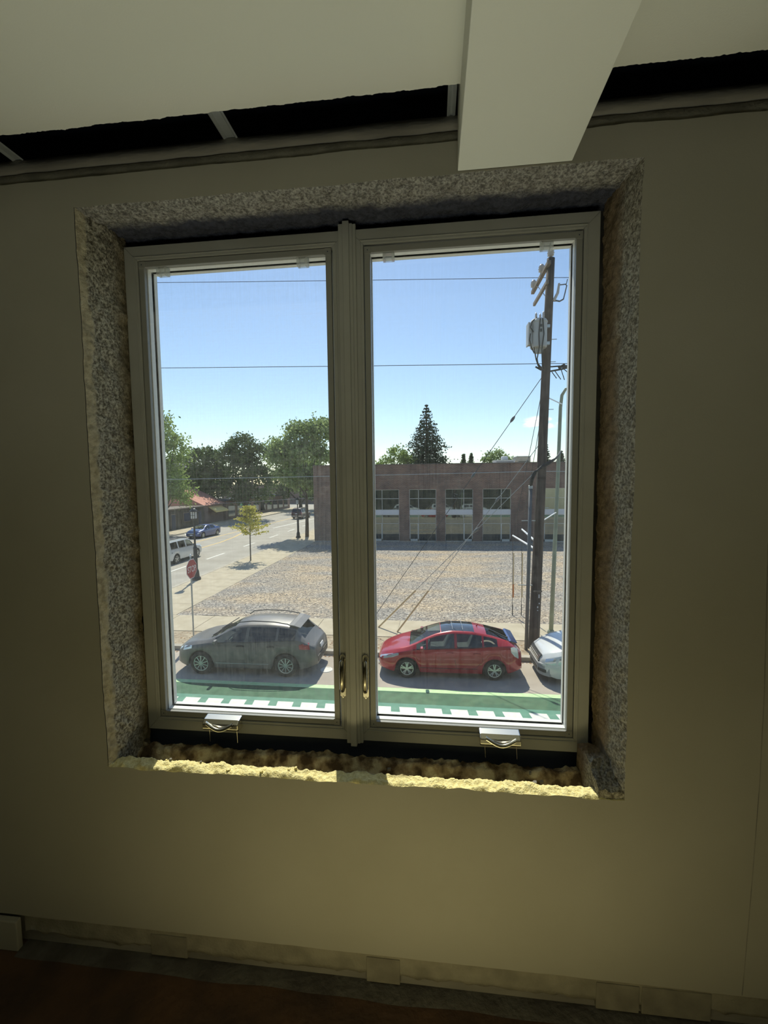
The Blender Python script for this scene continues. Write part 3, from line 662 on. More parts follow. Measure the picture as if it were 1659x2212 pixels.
class Car:
    def __init__(s, name, lab, cat, S, loc, rz, paint):
        s.S = S; s.r = empty(name, loc, rz); tag(s.r, lab, cat); s.paint = paint
        s.top, s.belt, s.plan, s.wt = curve(S['top']), curve(S['belt']), curve(S['plan']), curve(S['wtop'])
        s.L = S['L']; s.ax = (S['fo'], S['fo'] + S['wb']); s.Ra = S['r'] + S.get('gap', .05)
        s.shell()
    def zlow(s, x):
        z = s.S['clr']
        if x < .45: z += (.45 - x) * S_FR
        if x > s.L - .5: z += (x - s.L + .5) * .25
        for a in s.ax:
            if abs(x - a) < s.Ra: z = max(z, s.S['r'] + math.sqrt(s.Ra**2 - (x - a)**2))
        return z
    def sect(s, x):
        zb, zt, w, wt, c = s.belt(x), s.top(x), s.plan(x), s.wt(x), s.S['clr']
        zl = min(s.zlow(x), zb - .06)
        zr = max(zt - s.S['crown'] * min(1, max(.4, (zt - zb) * 4)), zb + .006)
        z1, z2, z3 = c + .22 * (zb - c), c + .52 * (zb - c), c + .84 * (zb - c)
        yb = w * .955
        P = [(w * .93, zl), (w * .985, max(z1, zl + .005)), (w, max(z2, zl + .01)), (w * .99, max(z3, zl + .015)), (yb, zb)]
        wt = min(wt, yb - .002)
        for t in (.07, .90, 1.0): P.append((yb + (wt - yb) * (t ** 1.15), zb + (zr - zb) * t))
        for t in (.86, .45, 0): P.append((wt * t, zr + (zt - zr) * (1 - t * t)))
        return P
    def D(s, p):
        x, y, z = p; k = s.S.get('lean', .12)
        if x < .7: x += k * max(0, (z - .5) / .4) ** 2 * (1 - x / .7)
        q = s.L - x; kr = s.S.get('leanr', .08)
        if q < .7: x -= kr * max(0, (z - .5) / .5) ** 2 * (1 - q / .7)
        return (x, y, z)
    def side_y(s, x, z):
        P = s.sect(x)[:8]
        for (ya, za), (yb, zb) in zip(P, P[1:]):
            if z <= zb: return ya if zb - za < 1e-6 else ya + (yb - ya) * max(0, (z - za) / (zb - za))
        return P[-1][0]
    def shell(s):
        S = s.S; L = s.L
        marks = {0, L}
        for a in s.ax:
            for t in np.linspace(0, PI, 15): marks.add(round(a - s.Ra * .999 * math.cos(t), 4))
        for w in S['windows']: marks |= {w[0], w[1]}
        for k in ('wind', 'rear', 'roof'):
            if k in S: marks |= set(S[k])
        hard = sorted(marks); base = [x for x in np.arange(.02, L, .055) if min(abs(x - m) for m in hard) > .02]
        xs = sorted(hard + base); n = 21
        V = []
        for x in xs:
            P = s.sect(x); V += [s.D((x, -y, z)) for y, z in P] + [s.D((x, y, z)) for y, z in P[:-1][::-1]]
        body = MB(); body.v = V; G = {}
        for i in range(len(xs) - 1):
            xm = (xs[i] + xs[i+1]) / 2
            for j in range(n - 1):
                f = (i*n+j, i*n+j+1, (i+1)*n+j+1, (i+1)*n+j); key = None
                jj = j if j < 10 else 19 - j
                if jj == 5:
                    for k, w in enumerate(S['windows']):
                        if w[0] < xm < w[1] and s.top(xm) - s.belt(xm) > .12: key = ('side_window', k, j < 10)
                if jj in (8, 9) or (jj == 7):
                    for nm, k in (('windscreen', 'wind'), ('rear_window', 'rear'), ('glass_roof', 'roof')):
                        if k in S and S[k][0] < xm < S[k][1] and (jj != 7): key = (nm, 0, 0)
                if key: G.setdefault(key, []).append(f)
                else: body.f.append(f); body.m.append(0)
        k = len(xs) - 1
        body.f += [tuple(range(n)), tuple(k*n + j for j in range(n))]; body.m += [0, 0]
        b = body.build('body', s.paint, s.r, smooth=True)
        for key, fs in G.items():
            used = sorted({i for f in fs for i in f}); mp_ = {i: q for q, i in enumerate(used)}
            g = MB(); g.v = [V[i] for i in used]; g.f = [tuple(mp_[i] for i in f) for f in fs]; g.m = [0] * len(fs)
            mt = {'windscreen': m_winds, 'rear_window': m_darkglass, 'glass_roof': m_trimgloss}.get(key[0]) or (m_darkglass if key[1] >= S.get('tintfrom', 9) else m_carglass)
            g.build(key[0], mt, s.r, smooth=True)
        W2 = s.plan(L / 2)
        u = MB(); u.box(.25, L - .25, -W2 + .30, W2 - .30, S['clr'] - .02, .50); u.build('underbody', m_trim, s.r)
        u = MB(); u.box(S['wind'][0] + .1, L - .5, -W2 + .14, W2 - .14, .50, .56); u.build('cabin_floor', m_carin, s.r)
        for a in s.ax:
            for sg in (-1, 1):
                yc = sg * (s.plan(a) - .125); s.wheel(a, yc, sg)
    def wheel(s, x, y, sg):
        S = s.S; r = S['r']; w = .105
        t = MB(); t.lathe([(r*.66, -w), (r*.9, -w), (r*.975, -w*.8), (r, -w*.5), (r, w*.5), (r*.975, w*.8), (r*.9, w), (r*.66, w), (r*.64, 0), (r*.66, -w)], (x, y, r), 28, 'y', False)
        o = t.build('wheel', m_tyre, s.r, smooth=True)
        q = MB(); yo = y + sg * w * .9; ns = S['spokes']
        rr = r * .66
        def ring(r0, r1, d):
            q.lathe([(r0, yo - sg*y - sg*0 - yo + sg*0), (r1, 0)], (x, yo, r), 28, 'y')
        prof = [(rr*.90, -.03), (rr*.92, .004), (rr*1.0, .008), (rr*1.02, -.02)]
        n = 28; vs = []
        for a_, b_ in prof:
            for k in range(n): vs.append((x + a_ * math.cos(2*PI*k/n), yo + sg * b_, r + a_ * math.sin(2*PI*k/n)))
        q.add(vs, [(i*n+k, i*n+(k+1) % n, (i+1)*n+(k+1) % n, (i+1)*n+k) for i in range(3) for k in range(n)])
        for k in range(ns):
            for off in S.get('twin', (0,)):
                a = 2*PI*k/ns + PI/2 + off * .5; a2 = 2*PI*k/ns + PI/2 + off
                q.bar((x + .035*math.cos(a), yo + sg*.004, r + .035*math.sin(a)), (x + rr*.95*math.cos(a2), yo - sg*.004, r + rr*.95*math.sin(a2)), S.get('spw', .03), .02, (0, 1, 0))
        q.lathe([(.0, -.012), (.05, -.012), (.055, 0), (.05, .012), (0, .012)], (x, yo, r), 12, 'y')
        q.build('rim', m_alloy, o)
        q = MB(); q.lathe([(0, -.01), (rr*.93, -.01), (rr*.93, .01), (0, .01)], (x, yo - sg*.05, r), 20, 'y'); q.build('brake_disc', m_trim, o)
    def patch(s, name, mat, cols, off=.008, sides=(-1, 1), n=4, lab=None):
        """a panel lying on the side: cols = [(x, z_low, z_high)...]"""
        for sg in sides:
            rows, back = [], []
            for x, a, b in cols:
                rr, bb = [], []
                for i in range(n + 1):
                    z = a + (b - a) * i / n; y = s.side_y(x, z)
                    rr.append(s.D((x - (off if x < .3 else 0) + (off if x > s.L - .3 else 0), sg * (y + off), z))); bb.append(s.D((x, sg * (y - .02), z)))
                rows.append(rr); back.append(bb)
            q = MB(); q.grid(rows); q.grid([rows[0], back[0]]); q.grid([rows[-1], back[-1]]); q.grid([[r[0] for r in rows], [r[0] for r in back]]); q.grid([[r[-1] for r in rows], [r[-1] for r in back]])
            o = q.build(name, mat, s.r, smooth=False)
            if lab: tag(o, lab)
    def seam(s, pts, sides=(-1, 1), r=.005, mat=None, name='seam'):
        for sg in sides:
            q = MB(); q.tube([s.D((x, sg * (s.side_y(x, z) + .001), z)) for x, z in pts], r, 5); q.build(name, mat or m_trim, s.r)
    def box(s, name, mat, x0, x1, y0, y1, z0, z1, bevel=.01, mirror=False, lab=None):
        for sg in ((1, -1) if mirror else (1,)):
            a, b = sorted((sg*y0, sg*y1)); o = MB().box(x0, x1, a, b, z0, z1).build(name, mat, s.r, bevel=bevel)
            if lab: tag(o, lab)
        return o
    def front(s, name, mat, y0, y1, z0, z1, d=.02, n=14, rear=False, lab=None):
        """a panel wrapped round the nose (or tail) between two widths"""
        def fx(y):
            y = abs(y); a, b = 0, 1.0
            g = (lambda t: s.plan(t) * .985) if not rear else (lambda t: s.plan(s.L - t) * .985)
            if y <= g(0): return 0
            for _ in range(30):
                c = (a + b) / 2
                if g(c) < y: a = c
                else: b = c
            return b
        q = MB(); A, Bk = [], []
        for i in range(n + 1):
            y = y0 + (y1 - y0) * i / n; x = fx(y)
            if rear: x = s.L - x
            zz0, zz1 = (z0(y), z1(y)) if callable(z0) else (z0, z1)
            dd = -d if not rear else d
            A.append([s.D((x + dd, y, zz0 + (zz1 - zz0) * k / 4)) for k in range(5)]); Bk.append([s.D((x - dd, y, zz0 + (zz1 - zz0) * k / 4)) for k in range(5)])
        q.grid(A); q.grid([A[0], Bk[0]]); q.grid([A[-1], Bk[-1]]); q.grid([[r[0] for r in A], [r[0] for r in Bk]]); q.grid([[r[-1] for r in A], [r[-1] for r in Bk]])
        o = q.build(name, mat, s.r)
        if lab: tag(o, lab)
        return o
    def interior(s, xd, xs_seats, zf=.55):
        q = MB(); W2 = s.plan(s.L/2) - .22
        q.prism([(xd - .45, zf), (xd, zf), (xd + .05, zf + .30), (xd - .02, zf + .40), (xd - .5, zf + .42)], -W2, W2, 'y'); q.build('dashboard', m_carin, s.r)
        for x in xs_seats:
            for y in (-.38, .38):
                q = MB(); q.prism([(x - .25, zf), (x + .25, zf), (x + .52, zf + .62), (x + .40, zf + .66), (x + .17, zf + .20), (x - .28, zf + .17)], y - .24, y + .24, 'y')
                q.prism([(x + .43, zf + .68), (x + .55, zf + .66), (x + .58, zf + .86), (x + .48, zf + .88)], y - .13, y + .13, 'y'); q.build('seat', m_seat, s.r, bevel=.03)
        q = MB(); c = Vector((xd + .14, -.38, zf + .44)); pts = []
        for k in range(19):
            a = 2*PI*k/18; pts.append(c + Vector((math.sin(a) * .19 * .42, math.cos(a) * .19, math.sin(a) * .19 * .9)))
        q.tube(pts, .016, 6, False); q.bar(c + Vector((0, -.18, 0)), c + Vector((0, .18, 0)), .05, .03); q.bar(c, c + Vector((-.15, 0, -.05)), .05, .05)
        tag(q.build('steering_wheel', m_seat, s.r), 'pale steering wheel')
S_FR = .25
m_trimgloss = M('glossy_black_roof', (.02,.022,.026), .06, coat=1)
m_grey = M('grey_car_paint', (.145,.138,.132), .42, .15, col2=(.17,.16,.145), scale=2, coat=.25)
m_redp = M('red_car_paint', (.42,.012,.022), .28, .15, coat=1)
m_whitep = M('white_car_paint', (.70,.71,.69), .3, 0, coat=.8)
m_bluep = M('blue_car_paint', (.02,.05,.20), .28, .3, coat=1)
m_maroon = M('maroon_car_paint', (.07,.03,.035), .3, .2, coat=.8)
m_silver = M('silver_white_paint', (.66,.68,.68), .3, .1, coat=.8)

# --- grey crossover
S = dict(L=4.74, W=1.93, r=.375, fo=.93, wb=2.82, clr=.24, crown=.09, spokes=10, spw=.028, lean=.10, leanr=.10, tintfrom=1,
  top=[(0,.84),(.12,.95),(.5,1.05),(1.12,1.15),(1.55,1.36),(2.0,1.57),(2.45,1.65),(3.0,1.665),(3.6,1.63),(3.98,1.57),(4.08,1.53),(4.42,1.20),(4.62,1.02),(4.74,.96)],
  belt=[(0,.70),(.3,.86),(.9,1.0),(1.3,1.05),(2.5,1.09),(3.5,1.15),(4.1,1.19),(4.5,1.06),(4.74,.88)],
  plan=[(0,.60),(.06,.72),(.2,.84),(.45,.91),(.95,.955),(2.4,.965),(3.8,.955),(4.3,.90),(4.6,.80),(4.74,.68)],
  wtop=[(0,.50),(.3,.68),(1.12,.76),(2.0,.64),(3.0,.64),(3.9,.62),(4.1,.66),(4.45,.72),(4.74,.62)],
  windows=[(1.38,2.42),(2.52,3.42),(3.50,4.06)], wind=(1.16,1.98), rear=(4.10,4.42))
c = Car('grey_crossover', 'dark grey crossover car with dirty sides parked at the curb before the stop sign', 'car', S, (-7.38, 12.45, 0), .012, m_grey)
c.interior(1.55, (2.15, 3.0))
c.patch('tail_lamp', m_lampred, [(4.22,.92,1.05),(4.38,.90,1.08),(4.56,.88,1.06)])
c.patch('headlamp', m_lampclear, [(.10,.76,.82),(.3,.78,.90),(.62,.86,.95)])
for xx_ in (2.47, 3.46): c.seam([(xx_+.02,.42),(xx_-.02,.7),(xx_,1.05)])
c.seam([(1.32,.5),(1.30,.8),(1.36,1.04)]); c.seam([(1.35,.43),(3.2,.43),(3.4,.62)])
c.seam([(1.36,1.06),(2.5,1.10),(3.5,1.16),(4.05,1.19)], r=.012, name='belt_trim')
for x in (2.28, 3.28): c.patch('door_handle', m_trim, [(x-.12,.97,1.0),(x,.975,1.015),(x+.12,.97,1.0)], .03)
c.patch('sill_strip', m_alloy, [(1.45,.40,.43),(2.3,.40,.43),(3.2,.40,.43)], .012)
for sg in (-1, 1):
    q = MB(); q.tube([(1.98, sg*.60, 1.55), (2.15, sg*.62, 1.66), (2.6, sg*.62, 1.705), (3.3, sg*.62, 1.69), (3.75, sg*.61, 1.62), (3.85, sg*.60, 1.57)], .016, 6); q.build('roof_rail', m_trim, c.r)
    q = MB(); q.box(1.42, 1.52, sg*1.0 - .09, sg*1.0 + .09, 1.05, 1.18); q.build('door_mirror', m_grey, c.r, bevel=.03, seg=3)
q = MB(); q.prism([(3.80, 1.595), (4.16, 1.505), (4.18, 1.518), (3.95, 1.590), (3.80, 1.607)], -.62, .62, 'y'); q.build('spoiler', m_grey, c.r, bevel=.006)
q = MB(); q.bar((3.80, -.60, 1.603), (3.80, .60, 1.603), .012, .01); q.build('hatch_gap', m_trim, c.r)
c.front('bumper_strip', m_trim, -.62, .62, .42, .60, .012, rear=True); c.front('number_plate', m_plate, -.16, .16, .72, .84, .014, rear=True)
c.front('grille', m_alloy, -.46, .46, .58, .78, .012); c.front('lower_grille', m_trim, -.5, .5, .34, .52, .012)
q = MB(); q.bar((1.22, -.62, 1.205), (1.62, -.05, 1.43), .02, .02); q.bar((1.20, .05, 1.20), (1.58, .60, 1.41), .02, .02); q.build('wiper', m_trim, c.r)

# --- red hatchback
S = dict(L=4.48, W=1.75, r=.315, fo=.92, wb=2.70, clr=.20, crown=.07, spokes=5, spw=.034, twin=(-.18,.18), lean=.08, leanr=.05,
  top=[(0,.66),(.10,.745),(.45,.87),(.95,1.00),(1.5,1.26),(2.0,1.43),(2.4,1.49),(2.9,1.475),(3.5,1.375),(3.95,1.24),(4.25,1.13),(4.36,1.06),(4.48,.92)],
  belt=[(0,.55),(.25,.68),(.7,.83),(1.1,.90),(2.0,.95),(3.0,1.0),(3.6,1.06),(4.1,1.08),(4.34,1.0),(4.48,.84)],
  plan=[(0,.50),(.05,.62),(.18,.74),(.4,.81),(.9,.86),(2.2,.872),(3.5,.86),(4.1,.81),(4.36,.72),(4.48,.62)],
  wtop=[(0,.40),(.3,.58),(.95,.70),(1.9,.56),(2.6,.56),(3.5,.55),(4.1,.60),(4.48,.52)],
  windows=[(1.22,1.52),(1.58,2.40),(2.48,3.25),(3.31,3.72)], wind=(1.0,1.98), roof=(2.0,3.04), rear=(3.42,4.16))
r_ = Car('red_hatchback', 'red hatchback with a black glass roof parked at the curb', 'car', S, (-.71, 12.66, 0), .018, m_redp)
r_.interior(1.40, (1.95, 2.75), .48)
r_.patch('headlamp', m_lampclear, [(.06,.58,.62),(.22,.60,.70),(.45,.66,.77),(.66,.74,.80)])
r_.patch('tail_lamp', m_lampwhite, [(4.14,.90,1.04),(4.24,.76,1.05),(4.36,.68,.99)])
for x in (2.44, 3.28): r_.seam([(x+.03,.36),(x-.03,.62),(x,.95)])
r_.seam([(1.16,.40),(1.14,.7),(1.2,.90)]); r_.seam([(1.2,.37),(3.0,.37),(3.2,.55)])
r_.seam([(1.1,.915),(2.0,.965),(3.0,1.015),(3.72,1.08)], r=.010, name='belt_trim')
for x in (2.25, 3.08): r_.patch('door_handle', m_redp, [(x-.11,.83,.86),(x,.835,.875),(x+.11,.83,.86)], .03)
r_.patch('side_crease', m_trim, [(1.3,.36,.372),(2.2,.36,.372),(3.1,.36,.372)], .01)
for sg in (-1, 1): MB().box(1.34, 1.44, sg*.93 - .09, sg*.93 + .09, .93, 1.05).build('door_mirror', m_redp, r_.r, bevel=.03, seg=3)
q = MB(); q.prism([(4.10, 1.165), (4.34, 1.10), (4.36, 1.115), (4.16, 1.19)], -.56, .56, 'y'); tag(q.build('spoiler', m_bluep, r_.r, bevel=.006), 'dark spoiler with the reflected sky blue put into its paint')  # blue paint stands for the sky's reflection on the spoiler
q = MB(); q.bar((3.55, -.1, 1.375), (4.05, -.42, 1.235), .03, .03); q.lathe([(0, 1.215), (.04, 1.215), (.03, 1.27), (0, 1.27)], (4.05, -.42, 0), 10); q.build('wiper', m_trim, r_.r)
q = MB(); q.bar((1.04, .55, 1.055), (1.5, -.05, 1.275), .018, .018); q.build('wiper', m_trim, r_.r)
q = MB(); q.tube([(2.36, -.50, 1.498), (2.36, .50, 1.498)], .006, 5); q.tube([(2.68, -.50, 1.496), (2.68, .50, 1.496)], .006, 5); q.build('roof_joint', m_alloy, r_.r)
q = MB(); q.tube([(3.16, 0, 1.44), (3.22, 0, 1.52)], [.02, .008], 6); q.build('aerial', m_redp, r_.r)
r_.front('lower_grille', m_trim, -.45, .45, .26, .44, .012); r_.front('fog_lamp', m_lampclear, .48, .58, .36, .42, .012); r_.front('fog_lamp', m_lampclear, -.58, -.48, .36, .42, .012)
r_.front('number_plate', m_plate, -.16, .16, .70, .82, .014, rear=True); r_.front('bumper_strip', m_trim, -.55, .55, .30, .42, .012, rear=True)

# --- white minivan, only its nose in the picture
S = dict(L=5.1, W=2.0, r=.35, fo=1.0, wb=3.0, clr=.20, crown=.08, spokes=5, spw=.06, lean=.16, leanr=.05,
  top=[(0,.82),(.12,.93),(.5,1.05),(1.0,1.16),(1.5,1.45),(1.95,1.66),(2.5,1.74),(4.0,1.74),(4.6,1.70),(4.9,1.5),(5.1,1.05)],
  belt=[(0,.66),(.2,.80),(.6,.93),(1.1,1.02),(2.5,1.05),(4.0,1.08),(4.7,1.08),(5.1,.9)],
  plan=[(0,.56),(.06,.68),(.2,.82),(.45,.93),(1.0,.99),(2.5,1.0),(4.4,.98),(4.9,.90),(5.1,.8)],
  wtop=[(0,.50),(.3,.70),(1.0,.80),(1.9,.72),(4.4,.70),(5.1,.66)],
  windows=[(1.3,2.3),(2.4,3.4),(3.5,4.6)], wind=(1.05,1.9), rear=(4.7,4.95))
v_ = Car('white_minivan', 'white minivan nose with dark barred grille parked behind the red hatchback', 'car', S, (4.28, 12.62, 0), .012, m_whitep)
v_.interior(1.6, (2.2, 3.1))
v_.front('grille', m_trim, -.52, .52, .58, .80, .018, lab='dark grille'); 
for z in (.62, .68, .74): v_.front('grille_bar', m_chromec, -.50, .50, z, z + .028, .032)
v_.front('chrome_band', m_whitep, -.80, .80, lambda y: .535 + .10 * max(0, abs(y) - .5), lambda y: .575 + .10 * max(0, abs(y) - .5), .034)
m_bump = M('bumper_shade_grey', (.30,.31,.33), .5)  # shade on the white nose's lower part put in as grey
v_.front('bumper', m_bump, -.84, .84, .24, .52, .02, lab='grey lower bumper, shade put into its colour'); v_.front('air_intake', m_trim, -.42, .42, .30, .42, .03)
v_.front('fog_lamp', m_trim, -.78, -.55, .34, .43, .032); v_.front('fog_lamp', m_trim, .55, .78, .34, .43, .032)
v_.patch('headlamp', m_lampclear, [(.12,.62,.76),(.3,.63,.82),(.6,.68,.87),(.9,.76,.89)], .012)
for sg in (-1, 1): MB().box(1.35, 1.47, sg*1.08 - .1, sg*1.08 + .1, 1.05, 1.22).build('door_mirror', m_whitep, v_.r, bevel=.03, seg=3)
v_.seam([(1.35,.45),(1.32,.8),(1.4,1.02)]); v_.seam([(2.35,.42),(2.33,.8),(2.36,1.04)])
q = MB(); q.bar((1.08, -.72, 1.24), (1.42, .02, 1.42), .02, .02); q.bar((1.07, .0, 1.22), (1.4, .66, 1.38), .02, .02); q.build('wiper', m_trim, v_.r)

for o in (c.r, r_.r, v_.r): o['group'] = 'cars parked at the far curb'

# --- white sport utility on the side street, driving away
S = dict(L=4.75, W=1.85, r=.38, fo=.90, wb=2.80, clr=.30, crown=.05, spokes=5, spw=.06, lean=.05, leanr=.02, tintfrom=1,
  top=[(0,.98),(.1,1.06),(.6,1.12),(1.2,1.18),(1.55,1.50),(1.85,1.74),(2.2,1.80),(3.6,1.80),(4.4,1.77),(4.58,1.70),(4.70,1.25),(4.75,1.1)],
  belt=[(0,.80),(.2,.96),(.8,1.04),(1.3,1.10),(3.0,1.14),(4.5,1.16),(4.75,1.0)],
  plan=[(0,.72),(.08,.82),(.3,.89),(.9,.92),(2.4,.925),(4.4,.91),(4.7,.86),(4.75,.82)],
  wtop=[(0,.66),(.3,.78),(1.2,.80),(1.9,.73),(4.4,.72),(4.75,.74)],
  windows=[(1.40,2.35),(2.50,3.35),(3.50,4.35)], wind=(1.22,1.85), rear=(4.60,4.69))
w_ = Car('white_sport_utility', 'white boxy sport utility with a black roof rack driving away on the side street', 'car', S, (-19.35, 33.25, 0), -PI/2 - .02, m_silver)
w_.interior(1.6, (2.1, 2.95), .6)
for sg in (-1, 1):
    q = MB(); q.tube([(1.95, sg*.62, 1.80), (2.1, sg*.62, 1.90), (4.2, sg*.62, 1.90), (4.35, sg*.62, 1.80)], .025, 6); q.build('roof_rail', m_trim, w_.r)
q = MB()
for x in (2.3, 2.9, 3.5, 4.1): q.bar((x, -.64, 1.91), (x, .64, 1.91), .05, .03)
q.build('rack_bar', m_trim, w_.r)
w_.seam([(1.36,1.12),(3.0,1.155),(4.4,1.17)], r=.014, name='belt_trim')
for x in (2.42, 3.42): w_.seam([(x,.5),(x-.02,.8),(x,1.1)])
w_.patch('tail_lamp', m_lampred, [(4.55,.86,1.1),(4.66,.86,1.1),(4.72,.86,1.1)]); w_.patch('headlamp', m_lampclear, [(.05,.82,.92),(.2,.82,.96),(.4,.86,.98)])
w_.patch('fuel_flap', m_trim, [(4.25,.90,.96),(4.35,.90,.96)], .006, sides=(1,))
for sg in (-1, 1): MB().box(1.4, 1.5, sg*.99 - .09, sg*.99 + .09, 1.12, 1.28).build('door_mirror', m_trim, w_.r, bevel=.03)
w_.front('rear_bumper', m_trim, -.8, .8, .42, .60, .03, rear=True)

# --- blue saloon coming towards us
S = dict(L=4.6, W=1.82, r=.33, fo=.92, wb=2.72, clr=.18, crown=.06, spokes=7, spw=.035, lean=.08, leanr=.04,
  top=[(0,.66),(.1,.74),(.5,.88),(1.15,1.0),(1.6,1.25),(2.05,1.41),(2.5,1.45),(3.1,1.40),(3.6,1.22),(3.95,1.10),(4.4,1.06),(4.6,.95)],
  belt=[(0,.55),(.3,.72),(.9,.86),(1.3,.91),(3.0,.97),(4.0,1.0),(4.6,.82)],
  plan=[(0,.55),(.06,.68),(.2,.79),(.45,.86),(1.0,.90),(2.4,.91),(4.0,.89),(4.4,.80),(4.6,.66)],
  wtop=[(0,.48),(.3,.66),(1.15,.74),(2.0,.58),(3.1,.57),(3.9,.66),(4.6,.58)],
  windows=[(1.4,2.35),(2.43,3.2)], wind=(1.2,2.0), rear=(3.15,3.85))
b_ = Car('blue_saloon', 'dark blue saloon car coming along the side street past the wooden shop', 'car', S, (-25.55, 43.4, 0), PI/2 - .10, m_bluep)
b_.interior(1.6, (2.15, 2.9), .5)
b_.patch('headlamp', m_lampclear, [(.08,.56,.62),(.25,.58,.70),(.55,.68,.76)], .012)
b_.front('grille', m_trim, -.45, .45, .48, .62, .014); b_.front('number_plate', m_plate, -.17, .17, .38, .48, .03); b_.front('lower_grille', m_trim, -.55, .55, .24, .36, .014)
b_.front('chrome_band', m_chromec, -.48, .48, .62, .64, .02)
for sg in (-1, 1): MB().box(1.45, 1.55, sg*.97 - .09, sg*.97 + .09, .94, 1.06).build('door_mirror', m_bluep, b_.r, bevel=.03)
b_.seam([(2.39,.36),(2.37,.7),(2.39,.94)]); b_.seam([(1.35,.36),(1.33,.7),(1.38,.9)])

# --- dark van far up the street
S = dict(S); S.update(L=4.8, r=.37, clr=.28, wb=2.85, lean=.05, leanr=.02, tintfrom=0,
  top=[(0,.98),(.1,1.06),(.6,1.12),(1.2,1.18),(1.55,1.50),(1.85,1.76),(2.2,1.84),(3.6,1.84),(4.4,1.81),(4.6,1.72),(4.74,1.25),(4.8,1.1)],
  belt=[(0,.80),(.2,.96),(.8,1.04),(1.3,1.10),(3.0,1.12),(4.5,1.14),(4.8,1.0)],
  plan=[(0,.72),(.08,.82),(.3,.89),(.9,.94),(2.4,.95),(4.4,.94),(4.72,.88),(4.8,.84)],
  wtop=[(0,.66),(.3,.78),(1.2,.80),(1.9,.74),(4.4,.73),(4.8,.76)], windows=[(1.40,2.35),(2.50,3.35),(3.50,4.35)], wind=(1.22,1.85), rear=(4.63,4.73))
k_ = Car('maroon_sport_utility', 'dark maroon sport utility with red tail lamps far up the side street', 'car', S, (-21.1, 72.6, 0), -PI/2 - .06, m_maroon)
k_.patch('tail_lamp', m_lampred, [(4.60,.88,1.16),(4.70,.88,1.16),(4.77,.88,1.16)], .02)
k_.front('number_plate', m_plate, -.2, .2, .86, .98, .02, rear=True); k_.front('rear_bumper', m_chromec, -.84, .84, .48, .60, .03, rear=True)
q = MB()
for sg in (-1, 1): q.tube([(1.95, sg*.62, 1.84), (2.1, sg*.62, 1.91), (4.2, sg*.62, 1.90), (4.35, sg*.62, 1.82)], .025, 6)
q.build('roof_rail', m_alloy, k_.r)

# cars on our own side of the street, below the window: the brick building's panes mirror them
for i, (x, src, lb) in enumerate(((-6.2, v_, 'white minivan on the near curb under the window, leftmost one'), (.6, w_, 'white sport utility on the near curb under the window, middle one'), (6.4, v_, 'white minivan on the near curb under the window, rightmost one'))):
    o = copy_tree(src.r); o.location = (x + 5.1, 2.7, 0); o.rotation_euler.z = PI; o['label'] = lb; o['group'] = 'cars on the near curb'

# ================================================================ POLES, SIGNS, WIRES
m_wood = M('pole_wood', (.045,.033,.028), .9, col2=(.11,.08,.065), scale=9, stretch=(1,1,.12), bump=.5, bscale=40, detail=8)
m_arm = M('crossarm_wood', (.16,.13,.105), .9, col2=(.24,.20,.165), scale=8, stretch=(1,.15,1))
m_conduit = M('conduit', (.13,.135,.14), .5, .3)
m_porc = M('porcelain', (.46,.42,.40), .3)
m_drum = M('transformer_paint', (.44,.44,.43), .5, col2=(.38,.38,.37), scale=3)
m_cable = M('black_cable', (.012,.012,.013), .55)
m_wire = M('line_wire', (.05,.055,.06), .6)
m_galv2 = M('strut_steel', (.80,.82,.84), .4, .2)
m_rod = M('guard_tan', (.62,.50,.30), .6)
m_orange = M('guard_orange', (.62,.24,.08), .7)
PX = lambda z: 4.65 + .0285 * z          # the pole leans a little
PY = 14.34
pole = empty('utility_pole', (0, 0, 0)); tag(pole, 'tall brown wooden utility pole with two crossarms by the curb', 'pole')
MB().tube([(PX(z), PY, z) for z in (.06, 1, 2, 4, 6, 8, 10, 12, 13.62)], [.195, .19, .185, .175, .165, .155, .148, .138, .128], 16).build('pole_shaft', m_wood, pole, smooth=True)
for z, y0, y1, w in ((13.36, 14.0, 16.35, .12), (12.78, 14.1, 16.0, .085)):
    MB().box(PX(z) - w/2 - .13, PX(z) + w/2 - .13, y0, y1, z - .06, z + .06).build('crossarm', m_arm, pole, bevel=.006)
MB().bar((PX(12.9) - .13, 15.6, 13.3), (PX(12.4) - .1, 14.45, 12.45), .03, .012).build('arm_brace', m_zinc, pole)
for x, y, z in ((-.13, 16.2, 13.42), (-.13, 15.0, 13.42), (0, 14.34, 13.62)):
    MB().lathe([(0, 0), (.05, 0), (.05, .08), (.11, .10), (.085, .15), (.12, .17), (.09, .23), (.11, .25), (.05, .34), (0, .35)], (PX(13.4) + x, y, z), 12).build('pin_insulator', m_porc, pole, smooth=True)
for z in (12.2, 10.95, 10.2, 8.6, 5.2, 3.6, 2.6):
    MB().tube([(PX(z) + .1, PY - .05, z), (PX(z) + .30, PY - .05, z)], .012, 6).build('step_bolt', m_zinc, pole)
MB().tube([(PX(z) - .165 + .004 * z, PY - .06, z) for z in (.2, 2, 4, 6, 6.6)], .014, 6).build('ground_moulding', m_side, pole)
MB().box(PX(2) - .13, PX(2) + .17, PY - .205, PY - .19, 2.24, 2.29).build('pole_band', m_arm, pole)
for dx, z, hh in ((.06, 2.02, .13), (.07, 1.80, .05), (.02, 1.66, .06), (.02, 1.56, .025)):
    MB().box(PX(2) + dx - .015, PX(2) + dx + .02, PY - .205, PY - .195, z, z + hh).build('pole_tag', m_spand, pole)
# street lamp cable brackets and struts
for z, x1 in ((4.75, -.62), (2.45, -.66)):
    MB().bar((PX(z) - .15, PY - .08, z), (PX(z) + x1, PY - .08, z), .03, .03).build('standoff_bracket', m_zinc, pole)
